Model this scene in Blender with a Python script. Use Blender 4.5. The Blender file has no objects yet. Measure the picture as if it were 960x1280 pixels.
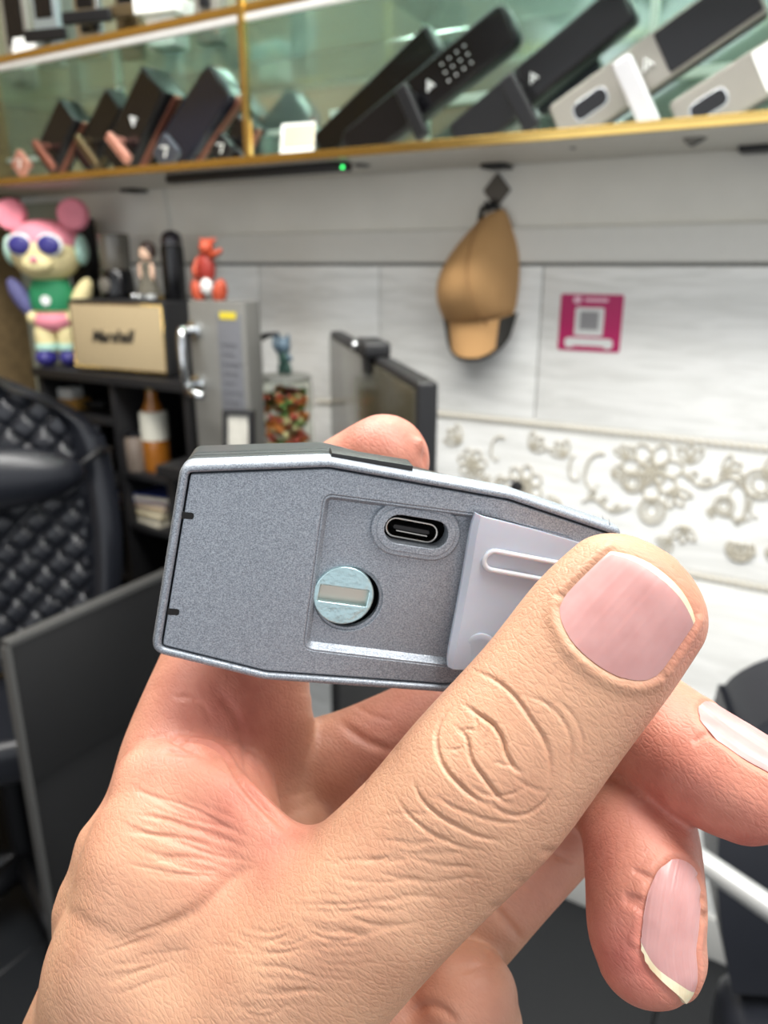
import bpy, bmesh, math, random
import numpy as np
from mathutils import Vector, Matrix
from mathutils.bvhtree import BVHTree
from mathutils.kdtree import KDTree
random.seed(7); rng = np.random.default_rng(7)
S = bpy.context.scene
COL = S.collection
PI = math.pi

# ------------------------------------------------------------------ camera
PITCH, YAW, CAMZ = 17.9, 31.0, 1.35
cd = bpy.data.cameras.new('camera'); cam = bpy.data.objects.new('camera', cd); COL.objects.link(cam)
cd.sensor_fit = 'VERTICAL'; cd.sensor_height = 36.0; cd.sensor_width = 27.0; cd.lens = 27.0
cd.clip_start = 0.01; cd.clip_end = 50
cam.location = (0, 0, CAMZ); cam.rotation_euler = (math.radians(90 - PITCH), 0, math.radians(YAW))
cd.dof.use_dof = True; cd.dof.focus_distance = 0.104; cd.dof.aperture_fstop = 27.0
S.camera = cam
CM = Matrix.Translation(cam.location) @ cam.rotation_euler.to_matrix().to_4x4()

# ------------------------------------------------------------------ world, lights, exposure
w = bpy.data.worlds.new('world'); S.world = w; w.use_nodes = True
bg = w.node_tree.nodes['Background']; bg.inputs[0].default_value = (0.93, 0.96, 1.0, 1); bg.inputs[1].default_value = 0.60
def area(name, loc, sx, sy, power, col=(1, 1, 1), rot=(0, 0, 0)):
    l = bpy.data.lights.new(name, 'AREA'); l.shape = 'RECTANGLE'; l.size = sx; l.size_y = sy; l.energy = power; l.color = col
    o = bpy.data.objects.new(name, l); COL.objects.link(o); o.location = loc; o.rotation_euler = rot
    return o
area('ceiling_lamp', (-0.8, 0.42, 2.62), 1.6, 0.5, 34, (1, 0.975, 0.94))
area('ceiling_lamp', (-0.8, -0.7, 2.62), 1.4, 0.5, 4, (1, 0.975, 0.94))
area('ceiling_lamp', (0.7, 0.25, 2.62), 1.2, 0.5, 24, (1, 0.975, 0.94))
area('shop_window_daylight', (-0.3, -4.6, 1.35), 5.0, 2.6, 20, (0.95, 0.98, 1.0), (math.radians(90), 0, 0))
area('cabinet_lamp', (-0.5, 1.27, 2.25), 2.2, 0.06, 8.0, (1, 0.98, 0.95))
S.view_settings.view_transform = 'Standard'; S.view_settings.look = 'None'
S.view_settings.exposure = 0.72; S.view_settings.gamma = 1; S.view_settings.use_curve_mapping = False

# ------------------------------------------------------------------ helpers
def ray(px, py):
    return (CM.to_3x3() @ Vector(((px - 480) / 960, (640 - py) / 960, -1)))
def hy(px, py, Y):
    d = ray(px, py); return cam.location + d * (Y / d.y)
def hx(px, py, X):
    d = ray(px, py); return cam.location + d * (X / d.x)
def hz(px, py, Z):
    d = ray(px, py); return cam.location + d * ((Z - CAMZ) / d.z)
def lin(c):
    return tuple(((x / 255) / 12.92 if x / 255 <= 0.04045 else ((x / 255 + 0.055) / 1.055) ** 2.4) for x in c)
MATS = {}
def mat(name, c, rough=0.5, metal=0.0, var=0.06, scale=60, bump=0.0, bscale=200, coat=0, trans=0, sss=0, emis=0, ior=1.5, alpha=1):
    if name in MATS: return MATS[name]
    m = bpy.data.materials.new(name); m.use_nodes = True
    nt = m.node_tree; b = nt.nodes['Principled BSDF']
    c = lin(c)
    tc = nt.nodes.new('ShaderNodeTexCoord'); n = nt.nodes.new('ShaderNodeTexNoise'); n.inputs['Scale'].default_value = scale
    n.inputs['Detail'].default_value = 4
    nt.links.new(tc.outputs['Object'], n.inputs['Vector'])
    mx = nt.nodes.new('ShaderNodeMix'); mx.data_type = 'RGBA'
    mx.inputs[6].default_value = tuple(x * (1 - var) for x in c) + (1,)
    mx.inputs[7].default_value = tuple(min(1, x * (1 + var)) for x in c) + (1,)
    nt.links.new(n.outputs['Fac'], mx.inputs[0]); nt.links.new(mx.outputs[2], b.inputs['Base Color'])
    b.inputs['Roughness'].default_value = rough; b.inputs['Metallic'].default_value = metal
    b.inputs['Coat Weight'].default_value = coat; b.inputs['Transmission Weight'].default_value = trans; b.inputs['IOR'].default_value = ior
    if sss:
        b.inputs['Subsurface Weight'].default_value = sss; b.inputs['Subsurface Scale'].default_value = 0.002
    if emis:
        b.inputs['Emission Color'].default_value = c + (1,); b.inputs['Emission Strength'].default_value = emis
    if bump:
        n2 = nt.nodes.new('ShaderNodeTexNoise'); n2.inputs['Scale'].default_value = bscale; n2.inputs['Detail'].default_value = 3
        nt.links.new(tc.outputs['Object'], n2.inputs['Vector'])
        bp = nt.nodes.new('ShaderNodeBump'); bp.inputs['Strength'].default_value = bump; bp.inputs['Distance'].default_value = 0.002
        nt.links.new(n2.outputs['Fac'], bp.inputs['Height']); nt.links.new(bp.outputs['Normal'], b.inputs['Normal'])
    MATS[name] = m; return m

def link(o, parent=None):
    COL.objects.link(o)
    if parent is not None: o.parent = parent
    return o
def tag(o, label, cat, group=None):
    o['label'] = label; o['category'] = cat
    if group: o['group'] = group
    return o
def thing(name, label, cat, loc=(0, 0, 0), rot=(0, 0, 0), group=None):
    o = bpy.data.objects.new(name, None); link(o); o.location = loc; o.rotation_euler = rot; o.empty_display_size = 0.02
    return tag(o, label, cat, group)
def mesh(name, v, f, m, parent=None, smooth=False):
    me = bpy.data.meshes.new(name); me.from_pydata([tuple(x) for x in v], [], f); me.update()
    if smooth: me.polygons.foreach_set('use_smooth', [True] * len(me.polygons))
    o = bpy.data.objects.new(name, me); me.materials.append(m); return link(o, parent)
def bmo(name, bm, m, parent=None, smooth=False, auto=True):
    me = bpy.data.meshes.new(name)
    bmesh.ops.recalc_face_normals(bm, faces=bm.faces)
    bm.to_mesh(me); bm.free()
    if smooth:
        me.polygons.foreach_set('use_smooth', [True] * len(me.polygons))
        if auto and hasattr(me, 'set_sharp_from_angle'): me.set_sharp_from_angle(angle=math.radians(40))
    o = bpy.data.objects.new(name, me); me.materials.append(m); return link(o, parent)
def box_bm(lo, hi, bev=0.0, seg=2, bm=None, M=None):
    nb = bmesh.new()
    r = bmesh.ops.create_cube(nb, size=1)
    for v in nb.verts:
        v.co = Vector([lo[i] + (v.co[i] + 0.5) * (hi[i] - lo[i]) for i in range(3)])
    if bev: bmesh.ops.bevel(nb, geom=nb.edges[:], offset=bev, segments=seg, affect='EDGES', profile=0.6)
    if M is not None: bmesh.ops.transform(nb, matrix=M, verts=nb.verts)
    if bm is None: return nb
    me = bpy.data.meshes.new('t'); nb.to_mesh(me); nb.free(); bm.from_mesh(me); bpy.data.meshes.remove(me); return bm
def box(name, lo, hi, m, parent=None, bev=0.0, seg=2, M=None):
    return bmo(name, box_bm(lo, hi, bev, seg, M=M), m, parent, smooth=bev > 0)
def tube(name, pts, r, m, parent=None, n=8, closed=False, bm=None, caps=True):
    pts = [Vector(p) for p in pts]; k = len(pts); rs = r if isinstance(r, (list, tuple)) else [r] * k
    V = []; F = []
    up = Vector((0, 0, 1)); prevx = None
    for i, p in enumerate(pts):
        a = pts[(i - 1) % k] if (closed or i > 0) else p; b = pts[(i + 1) % k] if (closed or i < k - 1) else p
        t = (b - a).normalized()
        if prevx is None:
            x = t.cross(up if abs(t.z) < 0.9 else Vector((1, 0, 0))).normalized()
        else:
            x = (prevx - t * prevx.dot(t)).normalized()
        prevx = x; y = t.cross(x)
        for j in range(n):
            a_ = 2 * PI * j / n; V.append(p + (x * math.cos(a_) + y * math.sin(a_)) * rs[i])
    for i in range(k if closed else k - 1):
        for j in range(n):
            F.append((i * n + j, i * n + (j + 1) % n, ((i + 1) % k) * n + (j + 1) % n, ((i + 1) % k) * n + j))
    if caps and not closed:
        F.append(tuple(range(n - 1, -1, -1))); F.append(tuple((k - 1) * n + j for j in range(n)))
    if bm is not None:
        vs = [bm.verts.new(v) for v in V]
        for f in F: bm.faces.new([vs[i] for i in f])
        return bm
    return mesh(name, V, F, m, parent, True)
def lathe(name, prof, m, parent=None, n=24, sx=1, sy=1, off=(0, 0, 0)):
    V = []; F = []
    for r, z in prof:
        for j in range(n):
            a = 2 * PI * j / n; V.append((off[0] + r * math.cos(a) * sx, off[1] + r * math.sin(a) * sy, off[2] + z))
    k = len(prof)
    for i in range(k - 1):
        for j in range(n):
            F.append((i * n + j, i * n + (j + 1) % n, (i + 1) * n + (j + 1) % n, (i + 1) * n + j))
    F.append(tuple(range(n - 1, -1, -1))); F.append(tuple((k - 1) * n + j for j in range(n)))
    bm = bmesh.new(); vs = [bm.verts.new(v) for v in V]
    for f in F:
        try: bm.faces.new([vs[i] for i in f])
        except ValueError: pass
    return bmo(name, bm, m, parent, smooth=True)
def ball(name, c, r, m, parent=None, n=16, M=None):
    if not isinstance(r, (list, tuple)): r = (r, r, r)
    bm = bmesh.new(); bmesh.ops.create_uvsphere(bm, u_segments=n, v_segments=max(8, n * 2 // 3), radius=1)
    for v in bm.verts: v.co = Vector((c[0] + v.co.x * r[0], c[1] + v.co.y * r[1], c[2] + v.co.z * r[2]))
    if M is not None: bmesh.ops.transform(bm, matrix=M, verts=bm.verts)
    return bmo(name, bm, m, parent, smooth=True, auto=False)
def rounded(pts, rad, n=6):
    """2D polygon with rounded corners -> list of points"""
    out = []; k = len(pts); rad = rad if isinstance(rad, (list, tuple)) else [rad] * k
    for i in range(k):
        p = Vector(pts[i]); a = Vector(pts[i - 1]); b = Vector(pts[(i + 1) % k])
        da = (a - p); db = (b - p); la, lb = da.length, db.length; da.normalize(); db.normalize()
        ang = da.angle(db)
        t = min(rad[i] / math.tan(ang / 2), la * 0.48, lb * 0.48)
        q0 = p + da * t; q1 = p + db * t
        for j in range(n + 1):
            s = j / n; out.append(((1 - s) ** 2 * q0 + 2 * s * (1 - s) * p + s * s * q1))
    return out
def inset(pts, d):
    """offset closed loop inwards (d>0), works for either winding"""
    k = len(pts); A = sum(pts[i - 1].x * pts[i].y - pts[i].x * pts[i - 1].y for i in range(k)); sg = 1 if A > 0 else -1
    out = []
    for i in range(k):
        a, p, b = pts[i - 1], pts[i], pts[(i + 1) % k]
        e0 = (p - a); e1 = (b - p)
        if e0.length < 1e-9: e0 = e1
        if e1.length < 1e-9: e1 = e0
        e0 = e0.normalized(); e1 = e1.normalized()
        n0 = Vector((-e0.y, e0.x)); n1 = Vector((-e1.y, e1.x)); n = (n0 + n1)
        n = n / max(0.4, n.length_squared / 2) if n.length > 1e-6 else n0
        out.append(p + n * d * sg)
    return out
def loft(name, rings, m, parent=None, cap0=True, cap1=True, smooth=True, ang=40):
    n = len(rings[0]); V = [v for r in rings for v in r]; bm = bmesh.new(); vs = [bm.verts.new(v) for v in V]
    for i in range(len(rings) - 1):
        for j in range(n):
            bm.faces.new((vs[i * n + j], vs[i * n + (j + 1) % n], vs[(i + 1) * n + (j + 1) % n], vs[(i + 1) * n + j]))
    if cap0: bm.faces.new(vs[:n][::-1])
    if cap1: bm.faces.new(vs[-n:])
    o = bmo(name, bm, m, parent, smooth)
    return o
def plate(name, loops, z0, z1, m, parent=None, bev=0.0, res=2):
    """flat plate with holes: filled 2D curve, extruded, with bevelled rims (bevel stays inside the outline)"""
    cu = bpy.data.curves.new(name, 'CURVE'); cu.dimensions = '2D'; cu.fill_mode = 'BOTH'
    for lp in loops:
        sp = cu.splines.new('POLY'); sp.points.add(len(lp) - 1)
        for i, p in enumerate(lp): sp.points[i].co = (p[0], p[1], 0, 1)
        sp.use_cyclic_u = True
    cu.bevel_depth = bev; cu.bevel_resolution = res; cu.offset = -bev
    cu.extrude = max(0, (z1 - z0) / 2 - bev)
    to = bpy.data.objects.new(name + '_c', cu); COL.objects.link(to)
    dg = bpy.context.evaluated_depsgraph_get(); me = bpy.data.meshes.new_from_object(to.evaluated_get(dg))
    bpy.data.objects.remove(to); bpy.data.curves.remove(cu)
    me.transform(Matrix.Translation((0, 0, (z0 + z1) / 2))); me.materials.clear(); me.materials.append(m); me.name = name
    me.polygons.foreach_set('use_smooth', [True] * len(me.polygons)); me.set_sharp_from_angle(angle=math.radians(35))
    o = bpy.data.objects.new(name, me); return link(o, parent)
def struct(o): o['kind'] = 'structure'; return o

WALLY = 1.4
# ------------------------------------------------------------------ the room
def wall_material():
    m = bpy.data.materials.new('white_grained_panel'); m.use_nodes = True; nt = m.node_tree; b = nt.nodes['Principled BSDF']
    tc = nt.nodes.new('ShaderNodeTexCoord'); mp = nt.nodes.new('ShaderNodeMapping'); mp.inputs['Scale'].default_value = (3, 3, 22)
    n = nt.nodes.new('ShaderNodeTexNoise'); n.inputs['Scale'].default_value = 2.2; n.inputs['Detail'].default_value = 7; n.inputs['Distortion'].default_value = 1.2
    r = nt.nodes.new('ShaderNodeValToRGB')
    r.color_ramp.elements[0].position = 0.32; r.color_ramp.elements[0].color = lin((228, 229, 225)) + (1,)
    r.color_ramp.elements[1].position = 0.6; r.color_ramp.elements[1].color = lin((245, 246, 243)) + (1,)
    nt.links.new(tc.outputs['Object'], mp.inputs[0]); nt.links.new(mp.outputs[0], n.inputs['Vector']); nt.links.new(n.outputs['Fac'], r.inputs[0])
    nt.links.new(r.outputs[0], b.inputs['Base Color']); b.inputs['Roughness'].default_value = 0.45
    bp = nt.nodes.new('ShaderNodeBump'); bp.inputs['Strength'].default_value = 0.25; bp.inputs['Distance'].default_value = 0.003
    nt.links.new(n.outputs['Fac'], bp.inputs['Height']); nt.links.new(bp.outputs['Normal'], b.inputs['Normal'])
    return m
M_panel = wall_material()
M_paper = mat('silver_wallpaper', (226, 224, 215), 0.6, var=0.10, scale=9, bump=0.1, bscale=90)
M_trimw = mat('white_moulding', (222, 221, 214), 0.4, var=0.03)
M_gold = mat('polished_gold', (222, 188, 112), 0.22, 1.0, var=0.15, scale=14)
M_black = mat('matte_black', (24, 24, 26), 0.5)
M_blackg = mat('gloss_black', (10, 10, 13), 0.2)
M_floor = mat('dark_floor_tile', (25, 27, 30), 0.35, var=0.15, scale=8)
M_joint = mat('tile_joint', (20, 20, 22), 0.8)
M_silver = mat('brushed_silver', (132, 129, 122), 0.45, 0.5, var=0.05)
M_chrome = mat('chrome', (215, 218, 220), 0.12, 1.0)
M_white = mat('white_plastic', (226, 228, 226), 0.45)

wall = struct(box('wall_back', (-2.3, WALLY, 0), (1.6, WALLY + 0.12, 2.8), M_paper))
# wainscot panels under the chair rail, each a board of its own
zr0, zr1 = 1.352, 1.413
seams = [-2.3, -1.62, -1.16, -0.845, -0.5, 0.1, 0.7, 1.6]
for i in range(len(seams) - 1):
    box('panel', (seams[i] + 0.0012, WALLY - 0.012, 1.068), (seams[i + 1] - 0.0012, WALLY + 0.002, zr0 - 0.006), M_panel, wall, 0.002)
    box('panel', (seams[i] + 0.0012, WALLY - 0.012, 0.10), (seams[i + 1] - 0.0012, WALLY + 0.002, 0.805), M_panel, wall, 0.002)
    box('border_panel', (seams[i], WALLY - 0.010, 0.826), (seams[i + 1], WALLY + 0.002, 1.05), M_panel, wall)
box('chair_rail', (-2.3, WALLY - 0.016, zr0), (1.6, WALLY + 0.002, zr1), M_trimw, wall, 0.006, 3)
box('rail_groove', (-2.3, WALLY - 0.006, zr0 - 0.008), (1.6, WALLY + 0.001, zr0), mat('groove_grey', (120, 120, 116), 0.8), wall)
M_rope = mat('aged_rope_moulding', (196, 190, 174), 0.55, var=0.15, scale=120)
for z in (1.059, 0.815):
    bm = bmesh.new(); x = -1.0
    while x < 0.35:
        M = Matrix.Translation((x, WALLY - 0.011, z)) @ Matrix.Rotation(0.6, 4, 'Y')
        nb = bmesh.ops.create_icosphere(bm, subdivisions=1, radius=0.006)
        for v in nb['verts']: v.co = M @ Vector((v.co.x * 1.15, v.co.y, v.co.z * 0.6))
        x += 0.0125
    ro = bmo('rope_moulding', bm, M_rope, wall, True, False); ro['kind'] = 'stuff'
    box('rope_bed', (-2.3, WALLY - 0.011, z - 0.010), (1.6, WALLY + 0.001, z + 0.010), M_trimw, wall)
# floral relief on the border
M_relief = mat('aged_gilt_relief', (186, 180, 163), 0.5, var=0.2, scale=160)
def ell(cx, cz, rx, rz, rot=0, a0=0, a1=2 * PI, n=18):
    out = []
    for i in range(n + (0 if abs(a1 - a0 - 2 * PI) < 1e-6 else 1)):
        a = a0 + (a1 - a0) * i / n; x = rx * math.cos(a); z = rz * math.sin(a)
        out.append(Vector((cx + x * math.cos(rot) - z * math.sin(rot), WALLY - 0.012, cz + x * math.sin(rot) + z * math.cos(rot))))
    return out
def ornament(px, py, kind, s=1.0, rot=0):
    c = hy(px, py, WALLY - 0.012); bm = bmesh.new(); r = 0.0019 * s ** 0.5; X, Z = c.x, c.z
    if kind == 'rose':
        for k in range(7):
            a = rot + 2 * PI * k / 7; tube('', ell(X + 0.024 * s * math.cos(a), Z + 0.024 * s * math.sin(a), 0.016 * s, 0.011 * s, a), r, None, n=6, closed=True, bm=bm)
        for k in range(5):
            a = rot + 2 * PI * k / 5 + 0.3; tube('', ell(X + 0.010 * s * math.cos(a), Z + 0.010 * s * math.sin(a), 0.009 * s, 0.006 * s, a), r, None, n=6, closed=True, bm=bm)
    elif kind == 'ring':
        tube('', ell(X, Z, 0.019 * s, 0.021 * s, rot), r * 1.3, None, n=6, closed=True, bm=bm)
        tube('', ell(X, Z, 0.010 * s, 0.012 * s, rot), r, None, n=6, closed=True, bm=bm)
    elif kind == 'leaf':
        for k in (-1, 0, 1):
            a = rot + 0.7 * k; tube('', ell(X + 0.017 * s * math.cos(a), Z + 0.017 * s * math.sin(a), 0.018 * s, 0.007 * s, a), r, None, n=6, closed=True, bm=bm)
    elif kind == 'curl':
        pts = [Vector((X + s * 0.03 * (1 - t) * math.cos(rot + 5 * t), WALLY - 0.012, Z + s * 0.05 * (1 - t) * math.sin(rot + 5 * t))) for t in np.linspace(0, 0.85, 22)]
        tube('', pts, [r * (1.4 - 0.8 * i / 21) for i in range(22)], None, n=6, bm=bm)
    elif kind == 'vine':
        pts = [Vector((X + s * (t - 0.5) * 0.11, WALLY - 0.012, Z + s * 0.012 * math.sin(rot + 7 * t))) for t in np.linspace(0, 1, 22)]
        tube('', pts, r * 1.3, None, n=6, bm=bm)
        for t in (0.2, 0.45, 0.75):
            p = pts[int(t * 21)]; tube('', ell(p.x, p.z + 0.010 * s, 0.011 * s, 0.005 * s, 0.8), r, None, n=6, closed=True, bm=bm)
    elif kind == 'bell':
        tube('', ell(X, Z, 0.017 * s, 0.019 * s, 0, PI, 2 * PI), r * 1.5, None, n=6, bm=bm)
        tube('', ell(X, Z - 0.002, 0.010 * s, 0.012 * s, 0, PI, 2 * PI), r * 1.3, None, n=6, bm=bm)
        for k in range(4): tube('', ell(X + (k - 1.5) * 0.009 * s, Z - 0.003, 0.003 * s, 0.008 * s), r, None, n=6, closed=True, bm=bm)
    bmo('floral_ornament', bm, M_relief, wall, True, False)
for a in [(575, 552, 'leaf', 1.0, 2.5), (590, 580, 'rose', 0.8, 0.2), (622, 568, 'curl', 0.8, 1), (612, 600, 'vine', 0.8, 1), (655, 606, 'rose', 1.0, 0.5), (664, 560, 'leaf', 0.9, 0.8),
          (706, 570, 'leaf', 0.9, 2.2), (722, 590, 'curl', 0.7, 2.0), (745, 600, 'curl', 1.1, 1.2), (757, 632, 'vine', 0.8, 0), (700, 630, 'leaf', 0.8, 3.4), (765, 592, 'leaf', 0.7, 0.2),
          (815, 590, 'rose', 1.35, 0.3), (790, 602, 'ring', 0.9, 0), (815, 638, 'ring', 1.15, 0), (840, 612, 'leaf', 1.0, -0.9), (856, 658, 'leaf', 0.9, -1.6), (838, 675, 'leaf', 0.7, -2.3), (782, 572, 'leaf', 0.7, 1.9),
          (862, 578, 'leaf', 0.9, 1.6), (888, 602, 'vine', 0.9, 2), (905, 590, 'leaf', 0.9, 0.6), (916, 622, 'curl', 1.0, -1.2), (905, 632, 'ring', 0.8, 0), (884, 640, 'leaf', 0.4, 0.2), (922, 650, 'vine', 0.35, 1),
          (926, 684, 'bell', 1.3, 0), (950, 605, 'ring', 1.2, 0.5), (955, 590, 'leaf', 0.9, 0.4), (948, 640, 'curl', 0.9, 0.5), (958, 690, 'leaf', 0.7, 0)]:
    ornament(*a)
struct(box('baseboard_back', (-2.3, WALLY - 0.02, 0), (1.6, WALLY + 0.001, 0.10), mat('baseboard_grey', (190, 190, 186), 0.4), None, 0.004))
# brown textured wall at the left end
M_brown = mat('brown_stone_wallpaper', (118, 98, 66), 0.8, var=0.45, scale=45, bump=0.7, bscale=60)
struct(box('wall_left', (-2.42, -2.5, 0), (-1.98, WALLY, 2.8), M_brown))
trim = struct(box('trim_1', (-1.98, WALLY - 0.03, 0), (-1.80, WALLY - 0.0125, 1.5), mat('grey_green_strip', (150, 154, 138), 0.6), None, 0.003))
# floor with tiles
fl = struct(box('floor', (-2.42, -2.5, -0.08), (1.6, WALLY + 0.12, -0.004), M_joint))
me_t = None
for i in range(7):
    for j in range(7):
        x0 = -2.4 + 0.57 * i; y0 = -2.45 + 0.57 * j
        if me_t is None:
            t = box('tile', (-0.283, -0.283, -0.006), (0.283, 0.283, 0), M_floor, fl, 0.002, 1); me_t = t.data
        else:
            t = link(bpy.data.objects.new('tile', me_t), fl)
        t.location = (x0 + 0.283, y0 + 0.283, 0)
struct(box('ceiling', (-2.42, -2.5, 2.72), (1.6, WALLY + 0.12, 2.8), mat('ceiling_white', (222, 222, 218), 0.8)))

# ------------------------------------------------------------------ glass display cabinet on the wall
SF, SB = 1.15, WALLY          # shelf front / back
Z1, Z2 = 1.518, 1.738
M_mirror = mat('green_mirror', (204, 224, 216), 0.12, 0.85, var=0.12, scale=5)
M_glass = mat('green_glass', (196, 222, 210), 0.03, trans=0.95, var=0.0, ior=1.3)
M_under = mat('shelf_white', (214, 212, 202), 0.5)
cab = thing('display_cabinet', 'wall display cabinet with gold edged glass shelves and mirrored back', 'cabinet', (-0.6, 1.28, Z1))
def L(p): return Vector(p) - Vector((-0.6, 1.28, Z1))
def cbox(name, lo, hi, m, bev=0.0): return box(name, L(lo), L(hi), m, cab, bev)
cbox('bottom_board', (-2.0, SF + 0.004, Z1), (1.2, SB - 0.002, Z1 + 0.010), M_under)
cbox('gold_edge', (-2.0, SF - 0.004, Z1 - 0.001), (1.2, SF + 0.006, Z1 + 0.013), M_gold, 0.002)
cbox('back_mirror', (-2.0, SB - 0.012, Z1 + 0.010), (1.2, SB - 0.004, 2.3), M_mirror)
cbox('glass_shelf', (-2.0, SF + 0.006, Z2 + 0.002), (1.2, SB - 0.014, Z2 + 0.010), M_glass)
cbox('shelf_rail', (-2.0, SF - 0.002, Z2), (1.2, SF + 0.006, Z2 + 0.012), mat('pale_metal', (205, 206, 204), 0.4, 0.3), 0.001)
cbox('gold_edge', (-2.0, SF - 0.004, Z2 + 0.012), (1.2, SF + 0.006, Z2 + 0.026), M_gold, 0.002)
cbox('gold_post', (-0.974, SF - 0.008, Z1 + 0.012), (-0.962, SF + 0.004, 2.3), M_gold, 0.002)
for x in (-1.55, -0.75, -0.35, 0.1):
    cbox('mirror_joint_strip', (x, SB - 0.020, Z1 + 0.010), (x + 0.012, SB - 0.011, Z2), mat('joint_strip', (188, 198, 190), 0.4))
cbox('mirror_ledge', (-0.95, SB - 0.024, Z1 + 0.105), (1.2, SB - 0.011, Z1 + 0.118), MATS['joint_strip'])
cbox('mirror_ledge', (-2.0, SB - 0.024, Z1 + 0.085), (-0.99, SB - 0.011, Z1 + 0.094), MATS['joint_strip'])
# strip lamp under the shelf with a green pilot light
a, b = hy(212, 226, 1.2), hy(436, 218, 1.2)
sl = thing('under_shelf_strip_lamp', 'black strip lamp bar with green pilot light under the gold edged shelf', 'lamp', (a.x, 1.2, Z1 - 0.012))
box('bar', (0, -0.012, -0.004), (b.x - a.x, 0.012, 0.011), M_black, sl, 0.003)
ball('pilot_light', (b.x - a.x - 0.004, -0.013, 0.001), 0.0026, mat('green_led', (60, 230, 110), 0.4, emis=3), sl, 8)
for (px, py) in ((166, 240), (620, 207), (945, 183)):
    p = hy(px, py, WALLY - 0.03)
    box('shelf_bracket', L((p.x - 0.022, WALLY - 0.05, Z1 - 0.008)), L((p.x + 0.022, WALLY - 0.004, Z1)), M_black, cab, 0.002)

# ------------------------------------------------------------------ smart locks on the shelf
def stadium(lx, lz, r=None, n=8):
    r = r if r is not None else min(lx, lz)
    pts = [(-lx, -lz), (lx, -lz), (lx, lz), (-lx, lz)]
    return rounded(pts, r, n)
RX90 = Matrix.Rotation(PI / 2, 4, 'X')          # local xy plate -> xz, face to -y
def fplate(name, loop, y0, y1, m, parent, bev=0.0, M=None, holes=()):
    """plate in the local xz plane; y0 is the back, y1 (more negative) the front"""
    o = plate(name, [loop] + list(holes), -y0, -y1, m, parent, bev)
    T = RX90 if M is None else M @ RX90
    o.data.transform(T); return o
def lock(name, label, q0, q1, wpx, Y, body, th=0.03, r=0.4, panel=None, pspan=(-0.95, 0.95), handle=None, logo=None, keypad=None, oval=None, frame=None, group='smart locks in the display cabinet', hm=None, tilt=0.0):
    a, b = hy(*q0, Y), hy(*q1, Y); d = b - a; Ln = d.length / 2; c = (a + b) / 2
    ang = math.atan2(d.z, d.x)
    t = thing(name, label, 'lock', c, (0, 0, 0), group)
    t.rotation_euler = Matrix(Matrix.Rotation(tilt, 3, 'X') @ Matrix.Rotation(-ang, 3, 'Y')).to_euler()
    hw = wpx / 960 * (cam.location - c).length / 2 * 0.97
    fplate('body', stadium(Ln, hw, hw * r), th, 0, body, t, 0.003)
    if frame: fplate('frame', stadium(Ln * 0.99, hw * 1.08, hw * r), th * 0.7, th * 0.35, frame, t, 0.002)
    if panel:
        x0, x1 = pspan; lp = [Vector((p.x * (x1 - x0) / 2 + (x0 + x1) / 2 * Ln, p.y)) for p in stadium(Ln, hw * 0.86, hw * 0.2)]
        fplate('glass_panel', lp, 0.001, -0.002, panel, t, 0.0008)
    if handle:
        hxp, hl, hwid = handle     # position along the body (-1..1), length, width
        g = bmesh.new()
        M = Matrix.Translation((hxp * Ln, -0.03, 0))
        o = fplate('handle', [Vector((p.x, p.y - hl * 0.5 + hwid)) for p in stadium(hwid, hl / 2 + hwid * 0.2, hwid * 0.6)], 0.006, -0.008, hm or body, t, 0.003, M)
        lathe('handle_neck', [(hwid * 0.7, 0), (hwid * 0.7, 0.03)], hm or body, t, 12).matrix_local = Matrix.Translation((hxp * Ln, 0.0, 0)) @ Matrix.Rotation(PI / 2, 4, 'X')
    if oval:
        ox = oval * Ln; lp = [Vector((p.x + ox, p.y)) for p in stadium(hw * 0.75, hw * 0.36)]
        fplate('sensor_rim', [Vector(((p.x - ox) * 1.07 + ox, p.y * 1.12)) for p in lp], 0.001, -0.0012, M_chrome, t, 0.0004)
        fplate('fingerprint_sensor', lp, 0.001, -0.002, M_blackg, t, 0.0006)
    if keypad is not None:
        bm = bmesh.new()
        for i in range(4):
            for j in range(3):
                x = (keypad + 0.085 * i) * Ln; z = (j - 1) * hw * 0.42
                box_bm((x - 0.0014, -0.0026, z - 0.0014), (x + 0.0014, -0.001, z + 0.0014), 0, bm=bm)
        bmo('keypad_digits', bm, M_white, t)
    if logo is not None:
        x = logo * Ln; s = hw * 0.22; bm = bmesh.new()
        tube('', [(x - s, -0.0035, -s), (x, -0.0035, s), (x + s * 0.9, -0.0035, -s * 0.9)], s * 0.2, None, n=5, bm=bm)
        tube('', [(x - s * 0.2, -0.0035, -s * 0.9), (x + s * 0.25, -0.0035, 0)], s * 0.18, None, n=5, bm=bm)
        bmo('logo_mark', bm, M_white, t)
    return t
M_dk = mat('charcoal_metal', (20, 21, 24), 0.35, 0.3)
M_copper = mat('brushed_copper', (150, 98, 84), 0.35, 0.8)
M_rose = mat('rose_gold', (196, 140, 124), 0.35, 0.6)
M_navy = mat('navy_gloss', (20, 26, 42), 0.15, 0.2, coat=0.4)
M_bronze = mat('dark_bronze', (104, 90, 66), 0.35, 0.8)
M_glassblack = M_blackg
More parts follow.
